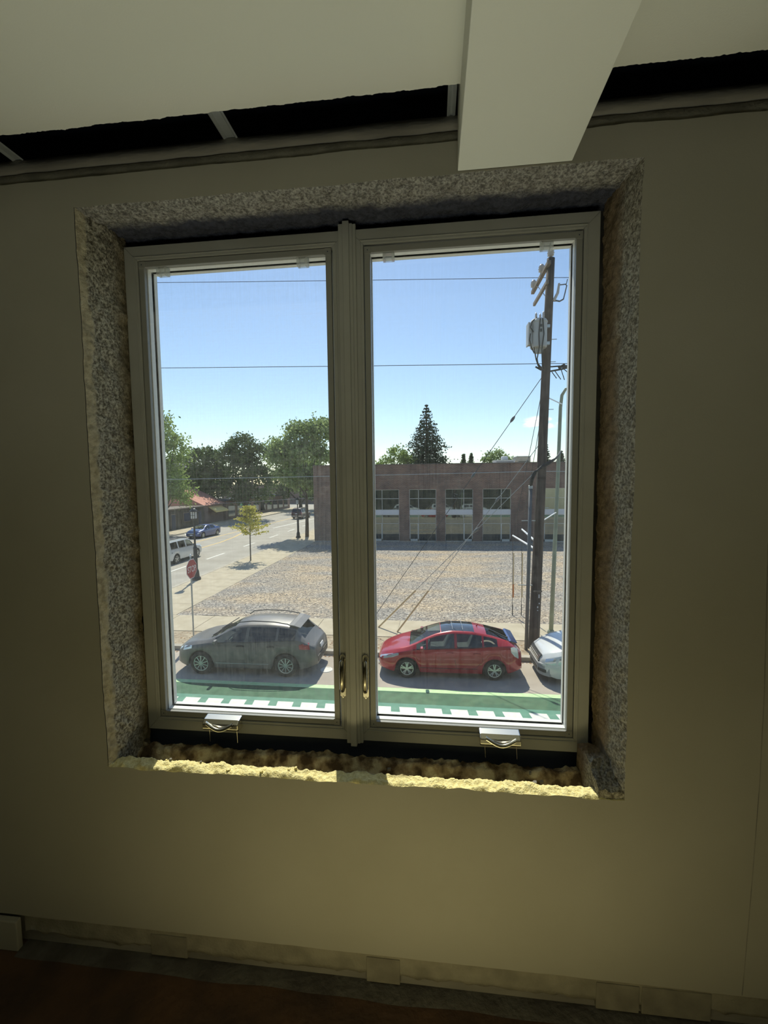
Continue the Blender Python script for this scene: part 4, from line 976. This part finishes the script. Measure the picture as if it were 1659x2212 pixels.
# transformer hung on the left of the pole
tr = empty('transformer', (4.62, 14.12, 10.62)); tag(tr, 'pale grey drum transformer hanging on the utility pole', 'transformer')
MB().lathe([(0, 0), (.25, 0), (.27, .03), (.27, .80), (.285, .82), (.285, .86), (.24, .93), (0, .95)], (0, 0, 0), 24).build('tank', m_drum, tr, smooth=False)
q = MB()
for k in range(4): q.box(-.36, -.25, -.16 + k*.09, -.12 + k*.09, .12, .80)
q.box(-.37, -.33, -.18, .18, .10, .82); q.build('cooling_fin', m_drum, tr)
for x, y in ((-.1, -.05), (.06, .06), (.12, -.12)):
    MB().lathe([(0, 0), (.05, 0), (.03, .06), (.045, .09), (.03, .13), (.04, .16), (.015, .24), (0, .24)], (x, y, .92), 10).build('bushing', m_porc, tr, smooth=True)
q = MB()
for k in range(4): q.box(-.01 + k*.014, -.002 + k*.014, -.285, -.27, .45 + .02*(k % 2), .56)
MB().box(-.02, .05, -.285, -.268, .62, .70).build('capacity_plate', m_dark, tr); q.build('capacity_plate', m_dark, tr)
MB().box(.10, .36, -.05, .10, .10, .2).build('hanger', m_zinc, tr); MB().box(.10, .36, -.05, .10, .66, .76).build('hanger', m_zinc, tr)
MB().box(-.10, .12, -.09, .09, -.16, 0).build('lower_bracket', m_drum, tr)
# leads drooping from the transformer
for pts in (((4.52,14.0,11.6),(4.36,13.9,11.45),(4.3,13.9,11.25),(4.40,13.9,11.1)), ((4.31,13.9,11.05),(4.28,13.9,10.85),(4.34,13.9,10.6),(4.44,13.9,10.4)), ((4.60,13.83,11.5),(4.56,13.82,11.0),(4.58,13.82,10.6),(4.52,13.85,10.2),(4.60,13.95,9.95),(4.80,14.15,9.88)),
            ((4.68,13.83,11.5),(4.72,13.82,11.0),(4.66,13.82,10.5),(4.70,13.9,10.1),(4.82,14.15,9.95)), ((4.42,13.88,10.6),(4.50,13.9,10.2),(4.58,13.95,10.0),(4.78,14.15,9.92))):
    MB().tube([(a - 4.62, b - 14.12, c_ - 10.62) for a, b, c_ in pts], .02, 6).build('lead', m_cable, tr)
# fused cut-out on the right
co = empty('fuse_cutout', (PX(12.3) + .13, 14.25, 12.2)); tag(co, 'fused cut-out switch bracketed to the right of the pole top', 'switch')
MB().tube([(0, 0, 0), (.12, -.02, .25), (.16, -.02, .55)], [.05, .045, .035], 8).build('cutout_insulator', m_porc, co)
MB().tube([(.16, -.02, .50), (.36, -.05, .50), (.40, -.05, .44)], .018, 6).build('upper_contact', m_conduit, co)
MB().tube([(.40, -.05, .46), (.30, -.05, .02)], .02, 6).build('fuse_tube', m_conduit, co)
MB().tube([(.30, -.05, .02), (.18, -.04, -.04), (.02, 0, .02)], .025, 6).build('lower_hinge', m_conduit, co)
MB().tube([(.38, -.05, .5), (.42, -.05, .66)], .014, 6).build('clip_hook', m_conduit, co)
# riser conduit and the black cable bending to the lamp pole
ri = empty('riser_conduit', (0, 0, 0)); tag(ri, 'thick dark grey conduit standing beside the wooden pole', 'conduit')
MB().tube([(4.36, 14.18, .12), (4.40, 14.18, 2.5), (4.44, 14.18, 5.9)], .062, 14).build('conduit_pipe', m_conduit, ri, smooth=True)
MB().lathe([(.075, 0), (.075, .10), (.05, .12), (0, .12)], (4.44, 14.18, 5.88), 14).build('conduit_cap', m_zinc, ri)
MB().lathe([(.07, 0), (.07, .06)], (4.395, 14.18, 2.0), 14).build('conduit_coupling', m_conduit, ri)
cb_ = MB()
for d in (-.035, .03): cb_.tube([(4.43 + d*.4, 14.12, 5.98), (4.46 + d, 14.10, 6.20), (4.56 + d, 14.08, 6.45), (4.78, 14.08, 6.62 + d), (5.05, 14.1, 6.78 + d), (5.28, 14.3, 6.90), (5.60, 15.0, 7.08), (5.88, 15.8, 7.25)], .035, 8)
o = cb_.build('service_cable', m_cable, smooth=True); tag(o, 'pair of thick black cables bending over the wooden pole', 'cable')
# slender lamp pole behind
lp_ = empty('light_pole', (5.69, 15.95, .14)); tag(lp_, 'slender grey steel light pole behind the wooden pole, green of the pane reflection put into its paint', 'pole')
m_lpole = M('lamp_pole_reflect_green', (.30,.35,.26), .6, col2=(.24,.27,.20), scale=2)  # grey pole, green of the window pane's reflection put into the colour
MB().tube([(0, 0, 0), (.09, .05, 3), (.19, .1, 6.4), (.24, .12, 8.8), (.28, .10, 9.25), (.40, .05, 9.47), (.62, -.05, 9.50), (1.6, -.4, 9.55)], [.085, .08, .07, .065, .062, .055, .05, .045], 12).build('pole_shaft', m_lpole, lp_, smooth=True)
MB().lathe([(0, 0), (.14, 0), (.14, .05), (.10, .12), (.09, .12)], (0, 0, 0), 14).build('base_flange', m_lpole, lp_)
MB().lathe([(0, -.06), (.16, -.05), (.18, .02), (.06, .10), (0, .1)], (1.72, -.44, 9.55), 14).build('lamp_head', m_lpole, lp_)
for z, zz_ in ((9.0, 8.85), (4.75, 4.72)):
    q = MB(); q.bar((PX(z) + .13, PY, z), (5.69 + .03*z, 16.0, zz_ + .2), .03, .03); o = q.build('tie_bar', m_galv2); tag(o, 'upper steel tie bar between the wooden pole and the light pole' if z > 6 else 'lower pale steel tie bar between the wooden pole and the light pole', 'bar')
# secondary clamps and jumpers
sr = empty('secondary_rack', (PX(9.95), PY, 9.95)); tag(sr, 'cluster of dark clamps and jumper ends below the transformer', 'clamps')
for a, b, r in (((.15,0,.1),(.75,0,.12),.025), ((.15,0,-.05),(.62,0,.02),.03), ((.42,0,.05),(.62,0,.15),.05), ((.55,0,.05),(.75,0,.08),.06), ((.2,0,-.08),(.36,0,-.3),.014), ((.3,0,-.05),(.5,0,-.34),.014), ((.5,0,0),(.62,0,-.36),.014), ((.6,0,0),(.82,0,-.2),.014), ((-.15,0,0),(-.35,0,.12),.03), ((-.15,0,.08),(-.3,0,.25),.02)):
    MB().tube([a, b], r, 7).build('clamp', m_cable, sr)

def wire(pts, r, lab, name='power_line', mat=None, grp='overhead power lines', sag=0):
    P = []
    for a, b in zip(pts, pts[1:]):
        a, b = Vector(a), Vector(b)
        for i in range(13):
            t = i / 12; p = a.lerp(b, t); p.z -= sag * 4 * t * (1 - t); P.append(p)
    Q = [P[0]]
    for p in P[1:]:
        if (p - Q[-1]).length > 1e-4: Q.append(p)
    o = MB().tube(Q, r, 6).build(name, mat or m_wire); tag(o, lab, 'wire', grp); return o
wire([(-45, 14.34, 16.4), (PX(13.9), 14.34, 13.97), (30, 14.34, 13.0)], .009, 'topmost power line crossing the sky to the pole top')
wire([(-45, 16.2, 16.6), (PX(13.4) - .13, 16.2, 13.85), (30, 16.2, 12.9)], .010, 'second power line crossing the sky to the crossarm end', sag=.12)
wire([(-45, 14.34, 11.9), (PX(10) , 14.34, 10.16), (30, 14.34, 9.6)], .011, 'middle power line crossing the sky below the transformer', sag=.10)
wire([(-45, 14.34, 6.5), (PX(6.3), 14.34, 6.48), (30, 14.34, 6.5)], .012, 'low pale line in front of the trees and brick wall', mat=m_zinc, sag=.16)
wire([(-31.5, 59, 3.1), (-24.8, 60, 3.4), (-15.3, 60, 3.95), (-10.5, 60, 4.2)], .022, 'far thin line over the distant street', mat=m_zinc)
def guy(lab, top, foot, guard=None, gm=None, knob=()):
    r = empty('guy_wire', (0, 0, 0)); tag(r, lab, 'guy wire', 'guy wires of the wooden pole')
    a, b = Vector(top), Vector(foot); MB().tube([a, b], .012, 6).build('strand', m_wire if not guard else m_steel, r)
    if guard: MB().tube([b, b.lerp(a, guard)], .035, 8).build('guard_sleeve', gm, r)
    for t in knob:
        p = a.lerp(b, t); d = (b - a).normalized() * .13; MB().tube([p - d, p - d*.4, p + d*.4, p + d], [.02, .05, .05, .02], 8).build('strain_insulator', m_conduit, r)
    q = MB(); q.tube([b, b - Vector((0, 0, .06))], .03, 6); q.build('anchor_eye', m_steel, r)
guy('guy wire with strain insulators running far left from the pole', (PX(9.9), 14.34, 9.89), (-1.72, 15.5, .14), knob=(.16, .36))
guy('guy wire with yellow guard, left one of two at the sidewalk', (PX(6.7), 14.34, 6.69), (-1.2, 16.05, .14), .26, m_rod, (.36,))
guy('guy wire with yellow guard, right one of two at the sidewalk', (PX(7.6), 14.34, 7.57), (-.38, 15.58, .14), .24, m_rod, (.28,))
def strut_guy(lab, zt, ax, az, rod, col):
    r = empty('sidewalk_guy', (0, 0, 0)); tag(r, lab, 'guy wire', 'guy wires of the wooden pole')
    MB().tube([(PX(az) - .1, 14.4, az + .02), (ax, 18.2, az)], .036, 8).build('strut', m_galv2, r)
    MB().tube([(PX(zt), 14.4, zt), (ax, 18.2, az), (ax, 18.12, .14)], .011, 6).build('strand', m_wire, r)
    MB().tube([(ax + rod, 18.12, .95), (ax + rod, 18.12, 2.95)], .024, 8).build('guard_sleeve', m_rod, r)
    MB().tube([(ax + rod, 18.12, .95), (ax + rod, 18.12, 1.55)], .032, 8).build('guard_sleeve', col, r)
    MB().tube([(ax, 18.12, .12), (ax, 18.12, .62)], .02, 8).build('anchor_rod', m_dark, r)
strut_guy('sidewalk guy with white strut and orange guard, left one', 9.8, 4.60, 3.72, .03, m_orange)
strut_guy('sidewalk guy with white strut and tan guard, right one', 9.0, 4.99, 4.00, .02, m_rod)

# stop sign
m_stop = M('stop_red', (.42,.06,.06), .5, col2=(.36,.05,.05), scale=5); m_signback = M('sign_white', (.80,.78,.76), .5)
sg = empty('stop_sign', (-8.40, 14.50, .14)); sg.rotation_euler.z = math.radians(92); tag(sg, 'red stop sign on a steel post at the street corner', 'sign')
MB().tube([(0, .03, 0), (.02, .03, 3.2)], .03, 8).build('post', m_zinc, sg)
MB().lathe([(0, 0), (.035, 0), (.035, .05), (.02, .09), (0, .1)], (.02, .03, 3.18), 10).build('post_cap', m_galv2, sg)
oc = lambda R: [(R * math.cos(PI/8 + k*PI/4), 2.70 + R * math.sin(PI/8 + k*PI/4)) for k in range(8)]
MB().prism(oc(.405), -.012, -.004, 'y').build('border', m_signback, sg); MB().prism(oc(.385), -.016, -.006, 'y').build('face', m_stop, sg)
def text(s, size, loc, mat, parent, rot=(PI/2, 0, 0), ext=.002):
    cu = bpy.data.curves.new('lettering', 'FONT'); cu.body = s; cu.size = size; cu.align_x = 'CENTER'; cu.align_y = 'CENTER'; cu.extrude = ext
    t = bpy.data.objects.new('tmp', cu); COL.objects.link(t); bpy.context.view_layer.update()
    me = bpy.data.meshes.new_from_object(t.evaluated_get(bpy.context.evaluated_depsgraph_get())); bpy.data.objects.remove(t)
    me.materials.clear(); me.materials.append(mat); o = bpy.data.objects.new('lettering', me); COL.objects.link(o); o.parent = parent; o.location = loc; o.rotation_euler = rot
    return o
o = text('STOP', .30, (0, -.020, 2.68), m_signback, sg); o.scale = (.86, 1.15, 1); tag(o, 'white letters STOP')
# ornamental lamp posts
m_lant = M('lantern_glass', (.62,.62,.60), .3)
def lamp(lab, x, y, hgt):
    r = empty('street_lamp', (x, y, .14)); tag(r, lab, 'street lamp', 'ornamental street lamps')
    k = hgt / 4.6
    MB().lathe([(0, 0), (.27, 0), (.27, .12), (.20, .2), (.17, .55), (.13, .65), (0, .65)], (0, 0, 0), 16).build('base', m_dark, r)
    MB().lathe([(.115, .6), (.115, 2.0*k), (.13, 2.05*k), (.09, 2.15*k), (.06, 2.3*k), (.05, 3.85*k), (.09, 3.9*k), (.09, 3.95*k), (0, 3.95*k)], (0, 0, 0), 14).build('post', m_dark, r)
    z = 3.95 * k
    ln = MB().prism([(-.13, -.13), (.13, -.13), (.13, .13), (-.13, .13)], z, z + .42).build('lantern', m_lant, r)
    q = MB()
    for a in (-.14, .14):
        for b in (-.14, .14): q.bar((a, b, z), (a*1.15, b*1.15, z + .44), .03, .03)
    q.bar((-.14, -.15, z + .2), (.14, -.15, z + .2), .02, .02); q.bar((0, -.15, z), (0, -.15, z + .42), .02, .02); q.build('lantern_frame', m_dark, ln)
    MB().lathe([(.24, 0), (.24, .03), (.13, .17), (.04, .22), (.03, .30), (0, .33)], (0, 0, z + .43), 12).build('lantern_cap', m_dark, r)
    return r
lamp('black ornamental lamp post with pale lantern behind the stop sign', -13.72, 23.9, 4.5)
lamp('black ornamental lamp post beside the brick building corner', -13.43, 43.8, 4.3)

# ================================================================ TREES
m_bark = M('bark', (.07,.055,.045), .95, col2=(.13,.11,.09), scale=6)
def leaves(name, parent, pts, size, mat, seed, up=.0):
    """one object of many small leaf sprays round the given points"""
    rs = np.random.RandomState(seed); n = len(pts); P = np.asarray(pts, float)
    a = rs.normal(size=(n, 3)); a[:, 2] *= (1 - up); a /= np.linalg.norm(a, axis=1, keepdims=True)
    b = rs.normal(size=(n, 3)); b[:, 2] *= (1 - up); b -= a * (a * b).sum(1, keepdims=True); b /= np.linalg.norm(b, axis=1, keepdims=True)
    s = size * rs.uniform(.6, 1.3, (n, 1)); a *= s; b *= s * .62
    v = np.stack([P - a, P + b, P + a, P - b], 1).reshape(-1, 3)
    me = bpy.data.meshes.new(name); me.vertices.add(4*n); me.vertices.foreach_set('co', v.ravel())
    me.loops.add(4*n); me.loops.foreach_set('vertex_index', np.arange(4*n, dtype=np.int32)); me.polygons.add(n)
    me.polygons.foreach_set('loop_start', np.arange(0, 4*n, 4, dtype=np.int32)); me.polygons.foreach_set('loop_total', np.full(n, 4, np.int32))
    me.materials.append(mat); me.update(calc_edges=True); me.validate()
    o = bpy.data.objects.new(name, me); COL.objects.link(o); o.parent = parent; o['kind'] = 'stuff'
    return o
def broad(lab, x, y, blobs, n, size, mat, seed, trunk=.22, grp='broadleaf trees beyond the streets', clump=.55, limbs=True):
    """trunk, limbs to every leaf mass, and a crown of clumped sprays; blobs = (dx, dy, z, rx, ry, rz)"""
    r = empty('broadleaf_tree', (x, y, 0)); tag(r, lab, 'tree', grp); rs = np.random.RandomState(seed)
    zb = min(b[2] - b[5] for b in blobs); zc = max(b[2] for b in blobs)
    MB().tube([(0, 0, 0), (.05, 0, zb * .5), (.0, .05, max(zb + .5, 1)), (.1, 0, (zb + zc) / 2)], [trunk * 1.3, trunk, trunk * .85, trunk * .4], 9).build('trunk', m_bark, r, smooth=True)
    q = MB(); pts = []
    vol = np.array([b[3] * b[4] * b[5] for b in blobs]) ** .75; vol /= vol.sum()
    for bl, w in zip(blobs, vol):
        c = np.array(bl[:3]); R = np.array(bl[3:]); k = max(12, int(n * w / 26))
        q.tube([(0, 0, max(zb*.9, .8)), tuple(c * [.45, .45, 0] + [0, 0, (zb + c[2]) / 2 - .3]), tuple(c)], [trunk*.5, trunk*.3, trunk*.12], 6)
        d = rs.normal(size=(k, 3)); d /= np.linalg.norm(d, axis=1, keepdims=True); d[:, 2] = np.where(d[:, 2] < -.5, -d[:, 2], d[:, 2])
        cen = c + d * R * (rs.uniform(.45, 1.0, (k, 1)) ** .6)
        for ce_ in cen: pts.append(ce_ + rs.normal(size=(26, 3)) * clump * np.array([1, 1, .75]) * rs.uniform(.5, 1.1))
    q.build('limbs', m_bark, r)
    leaves('foliage', r, np.concatenate(pts), size, mat, seed + 1)
    return r
m_lf_light = leafmat('leaf_light', (.17,.25,.07), (.36,.46,.16), .9, .45)
m_lf_dark = leafmat('leaf_dark', (.06,.095,.04), (.17,.23,.09), .7)
m_lf_mid = leafmat('leaf_mid', (.17,.25,.09), (.38,.47,.20), .8, .45)
m_lf_yel = leafmat('leaf_yellow', (.46,.45,.08), (.66,.60,.16), 2, .45)
m_lf_con = leafmat('needles', (.025,.05,.03), (.06,.095,.05), 1.2, .15)
broad('bright leafy street tree at the far left edge of the window', -31.0, 47.2, [(-.6,0,12.2,2.0,2,2.2),(.6,0,9.6,2.5,2.2,1.9),(-.2,0,7.2,2.6,2.4,1.9),(1.4,-.4,5.4,2.3,2,1.5),(-.5,0,5.0,3,2.4,1.6),(1.9,-.5,11.0,1.3,1.2,.8),(1.5,-.6,4.2,1.9,1.6,.9)], 9500, .17, m_lf_light, 11, .25)
broad('dark rounded tree behind the gabled house', -38.6, 70, [(0,0,9.8,3.4,3,2.4),(-2.4,0,7.2,2.2,2.4,1.8),(2.4,0,7.6,2.6,2.4,2.2),(0,0,6.2,4.0,3,2.2),(1.6,0,4.2,3.0,2.5,1.8)], 8000, .24, m_lf_dark, 21, .35, clump=.65)
broad('tall dark tree standing left of the young yellow tree', -30.2, 68, [(0,0,12.0,2.8,2.6,2.2),(-2.6,0,10.6,1.9,2,1.6),(2.8,0,10.8,2.0,2,1.7),(0,0,8.6,3.6,3,2.2),(-1.8,0,5.6,2.8,2.4,2.0),(2.2,0,6.6,3.0,2.6,2.0),(1.0,0,3.8,3.6,2.6,1.6)], 10500, .23, m_lf_dark, 31, .4, clump=.6)
broad('feathery green street tree beside the corner of the brick building', -12.75, 44.8, [(-.5,.3,10.9,1.9,1.8,1.7),(1.9,.3,11.4,1.7,1.8,1.6),(-2.6,.3,8.7,1.7,1.7,1.6),(0,.0,9.0,2.6,2.2,1.5),(-1.4,.3,6.6,2.0,1.9,1.3),(-.2,-.3,6.2,1.4,1.5,1.2),(-3.3,.3,10.0,.9,.9,.8)], 14000, .17, m_lf_mid, 41, .17, clump=.5)
broad('green tree far behind filling the end of the street', -20.0, 84, [(0,0,9.5,4,3,3),(-4.5,0,7.5,3.5,3,3),(3.5,0,7,3.5,3,3.2),(-1,0,4.2,5,3,2.4)], 5500, .3, m_lf_mid, 51, .4, clump=.8)
broad('dark green tree at the end of the far sidewalk', -28.2, 92, [(0,0,8.5,4.5,3,3.2),(-4.5,0,6.2,3.6,3,2.8),(4.5,0,6.0,3.8,3,2.8),(0,0,3.6,6,3,2.2)], 5000, .32, m_lf_dark, 61, .4, clump=.85)
# young street tree with layered yellow green sprays
yt = empty('young_street_tree', (-13.0, 30.4, .14)); tag(yt, 'young yellow green tree in the sidewalk of the side street', 'tree')
MB().tube([(0, 0, 0), (.0, .02, 1.2), (.03, 0, 2.4), (.06, 0, 3.4), (.02, 0, 4.4)], [.055, .048, .04, .03, .012], 8).build('trunk', m_bark, yt)
q = MB(); pts = []; rs = np.random.RandomState(5)
for k in range(34):
    z = 1.95 + 2.2 * (k / 33) ** 1.1; L_ = (1.8 - .60 * (z - 1.95)) * rs.uniform(.65, 1.05); a = k * 2.4 + rs.uniform(-.3, .3)
    e = np.array([math.cos(a) * L_, math.sin(a) * L_, z + .38 * L_ * rs.uniform(.5, 1.1)])
    q.tube([(.03, 0, z), tuple(e * [.5, .5, 0] + [0, 0, (z + e[2]) / 2 + .04]), tuple(e)], [.014, .009, .004], 5)
    for t in np.linspace(.25, 1.0, 9): pts.append(np.array([.03, 0, z]) * (1 - t) + e * t + rs.normal(size=(9, 3)) * [.13, .13, .045])
q.build('limbs', m_bark, yt); leaves('foliage', yt, np.concatenate(pts), .075, m_lf_yel, 6, .5)

def conifer(lab, x, y, z0, H, R, n, seed, mat=None, droop=.25, lay=22, sz=.16, pw=.9):
    r = empty('conifer', (x, y, 0)); tag(r, lab, 'tree', 'conifers behind the brick building'); rs = np.random.RandomState(seed)
    MB().tube([(0, 0, 0), (0, 0, z0 + H * .5), (0, 0, z0 + H)], [.3, .2, .03], 8).build('trunk', m_bark, r)
    q = MB(); pts = []
    for i in range(lay):
        t = i / (lay - 1); z = z0 + H * t * .98; rr = R * (1 - t) ** pw * rs.uniform(.82, 1.12) + .12; m = max(5, int(13 * (1 - t) + 4))
        for j in range(m):
            a = 2 * PI * (j + rs.uniform(-.3, .3)) / m + i * .7; l = rr * rs.uniform(.7, 1.08)
            e = np.array([math.cos(a) * l, math.sin(a) * l, z - droop * l + .1 * l])
            q.tube([(0, 0, z), tuple(e)], [.03, .008], 4)
            k = max(3, int(n * (l / R) / (lay * 8)))
            for s in rs.uniform(.2, 1, k): pts.append(np.array([0, 0, z]) * (1 - s) + e * s + rs.normal(size=(4, 3)) * np.array([.16, .16, .10]) * (.4 + .35 * l))
    q.build('limbs', m_bark, r); leaves('foliage', r, np.concatenate(pts), sz, mat or m_lf_con, seed + 1, .3)
conifer('big dark spruce rising behind the brick building', .35, 60, 5.6, 11.3, 5.0, 5200, 71, lay=28, pw=.85)
conifer('slim pointed cypress behind the roof, left one of two', 5.65, 62, 7.2, 2.7, .55, 500, 81, m_lf_dark, -.5, 14, .12)
conifer('slim pointed cypress behind the roof, right one of two', 6.75, 62, 7.2, 2.8, .55, 500, 83, m_lf_dark, -.5, 14, .12)
conifer('dark conifer peeping out right behind the wooden pole', 16.6, 60, 5.0, 6.0, 1.5, 900, 91)
conifer('dark conifer behind the slender light pole', 18.6, 60, 5.0, 5.0, 1.8, 900, 93)
broad('small leafy tree over the roof left of the spruce', -3.6, 58, [(0,0,9.4,1.3,1.2,1.5),(-1.5,0,8.6,1.3,1.2,1.0),(1.3,0,8.6,1.3,1.2,1.0),(-2.6,0,7.9,1.0,1,.8)], 2200, .16, m_lf_light, 101, .2, clump=.4)
broad('round leafy tree over the roof beside the rooftop units', 10.3, 62, [(0,0,9.2,1.5,1.2,1.1),(-1.4,0,8.7,1.0,1,.8),(1.5,0,8.8,1.0,1,.8)], 1500, .17, m_lf_mid, 111, .2, clump=.4)

# ================================================================ FAR LEFT: SHOP, HOUSE, AWNING
m_board = M('weathered_board', (.055,.048,.04), .9, col2=(.10,.09,.07), scale=4, stretch=(1,1,.15))
m_redroof = M('red_roof', (.60,.27,.19), .8, col2=(.50,.21,.15), scale=3)
m_house = M('house_wall', (.22,.16,.14), .9); m_slate = M('slate_roof', (.25,.24,.25), .8, col2=(.18,.17,.18), scale=4)
sh = empty('wooden_shop', (0, 0, 0)); tag(sh, 'low dark wooden shop front along the far sidewalk', 'building')
MB().box(-36.3, -32.62, 40, 58.8, 0, 2.72).build('wall', m_board, sh); MB().box(-36.4, -32.35, 39.9, 59, 2.72, 2.88).build('roof_edge', m_arm, sh)
me = MB().box(0, .06, 0, .36, .14, 2.62).build('board', m_board, sh); me.location = (-32.60, 40.1, 0)
for k in range(1, 47):
    o = me.copy(); COL.objects.link(o); o.parent = sh; o.location = (-32.60 + .015 * nz(k*1.7), 40.1 + .40 * k, 0)
for y0, y1, z0, z1, nm in ((50.6, 51.6, .16, 2.2, 'door'), (53.4, 55.2, .9, 2.2, 'window'), (57.0, 58.0, .16, 2.2, 'door'), (46.0, 47.6, .9, 2.1, 'window')):
    f = MB().box(-32.54, -32.50, y0, y1, z0, z1).build(nm, m_arm, sh); MB().box(-32.50, -32.47, y0 + .1, y1 - .1, z0 + .1, z1 - .1).build('pane', m_black, f)
rr_ = empty('red_roofed_annexe', (0, 0, 0)); tag(rr_, 'low annexe with a salmon red roof behind the shop', 'building')
MB().box(-42, -33.0, 59.2, 65.6, 0, 2.85).build('wall', m_house, rr_); MB().add([(-32.6, 59.0, 2.85), (-32.6, 65.8, 2.85), (-37.5, 65.8, 5.2), (-37.5, 59.0, 5.2), (-42.4, 59.0, 2.85), (-42.4, 65.8, 2.85)], [(0,1,2,3), (3,2,5,4), (0,3,4), (1,5,2), (0,4,5,1)]).build('roof', m_redroof, rr_)
hs = empty('gabled_house', (-47.5, 76, 0)); tag(hs, 'dark brick house with a steep grey gable between the trees', 'building')
MB().box(-4, 3.6, -3, 5, 0, 6.6).build('wall', m_house, hs)
MB().prism([(-3.6, 6.3), (4.6, 6.3), (.5, 11.0)], -2.4, 5.4, 'y').build('roof', m_slate, hs)
MB().prism([(.9, 6.4), (4.3, 6.4), (2.6, 9.2)], -3.2, 0, 'y').build('dormer', m_house, hs)
for sgn in (-1, 1): MB().bar((2.6, -3.25, 9.3), (2.6 + sgn*1.9, -3.25, 6.3), .08, .25, (0,1,0)).build('barge_board', m_arm, hs)
for x, z in ((1.2, 3.4), (2.6, 3.4), (-1, 3.4), (2.6, 7.0)):
    f = MB().box(x - .4, x + .4, -3.06 - (.2 if z > 6 else 0), -2.98 - (.2 if z > 6 else 0), z, z + 1.2).build('window', m_spand, hs); MB().box(x - .32, x + .32, -3.08 - (.2 if z > 6 else 0), -3.05 - (.2 if z > 6 else 0), z + .08, z + 1.12).build('pane', m_mirror, f)
MB().box(3.55, 3.75, -3, 4, 4.6, 4.9).build('cornice', m_arm, hs)
ay = empty('yellow_awning', (-32.98, 60.9, 1.7)); tag(ay, 'pale yellow awning over the shop entrance', 'awning')
m_aw = M('awning_cloth', (.92,.74,.32), .8); MB().add([(0, 0, .85), (0, 4.0, .85), (1.2, 4.0, .25), (1.2, 0, .25), (1.2, 0, 0), (1.2, 4.0, 0), (0, 0, .80), (0, 4.0, .80)], [(0,1,2,3), (3,2,5,4), (0,3,4,6), (1,7,5,2)]).build('cloth', m_aw, ay)
for y in (.1, 3.9): MB().tube([(0, y, .1), (1.15, y, .2)], .025, 6).build('awning_arm', m_steel, ay)
sx = empty('shop_block', (0, 0, 0)); tag(sx, 'dark single storey shops running on beyond the yellow awning', 'building')
MB().box(-36.3, -32.7, 66, 98, 0, 3.2).build('wall', m_house, sx); MB().box(-36.4, -32.5, 65.9, 98, 3.2, 3.4).build('roof_edge', m_black, sx)
for k in range(9):
    y = 66.5 + k * 3.4; f = MB().box(-32.72, -32.64, y, y + 2.6, .5, 2.4).build('window', m_arm, sx); MB().box(-32.66, -32.61, y + .1, y + 2.5, .6, 2.3).build('pane', m_mirror, f)
um = empty('green_umbrella', (-31.75, 70.9, .14)); tag(um, 'green sun umbrella on the far sidewalk behind the young tree', 'umbrella')
MB().tube([(0, 0, 0), (0, 0, 2.75)], .03, 6).build('pole', m_arm, um); MB().lathe([(.9, 2.05), (.9, 2.12), (.5, 2.5), (.05, 2.75), (0, 2.75)], (0, 0, 0), 8).build('canopy', M('umbrella_green', (.10,.42,.30), .8), um)
fb_ = MB().box(-60, -8, 118, 126, 0, 5.5).build('far_block', m_house); tag(fb_, 'dark low block closing the far end of the side street', 'building')
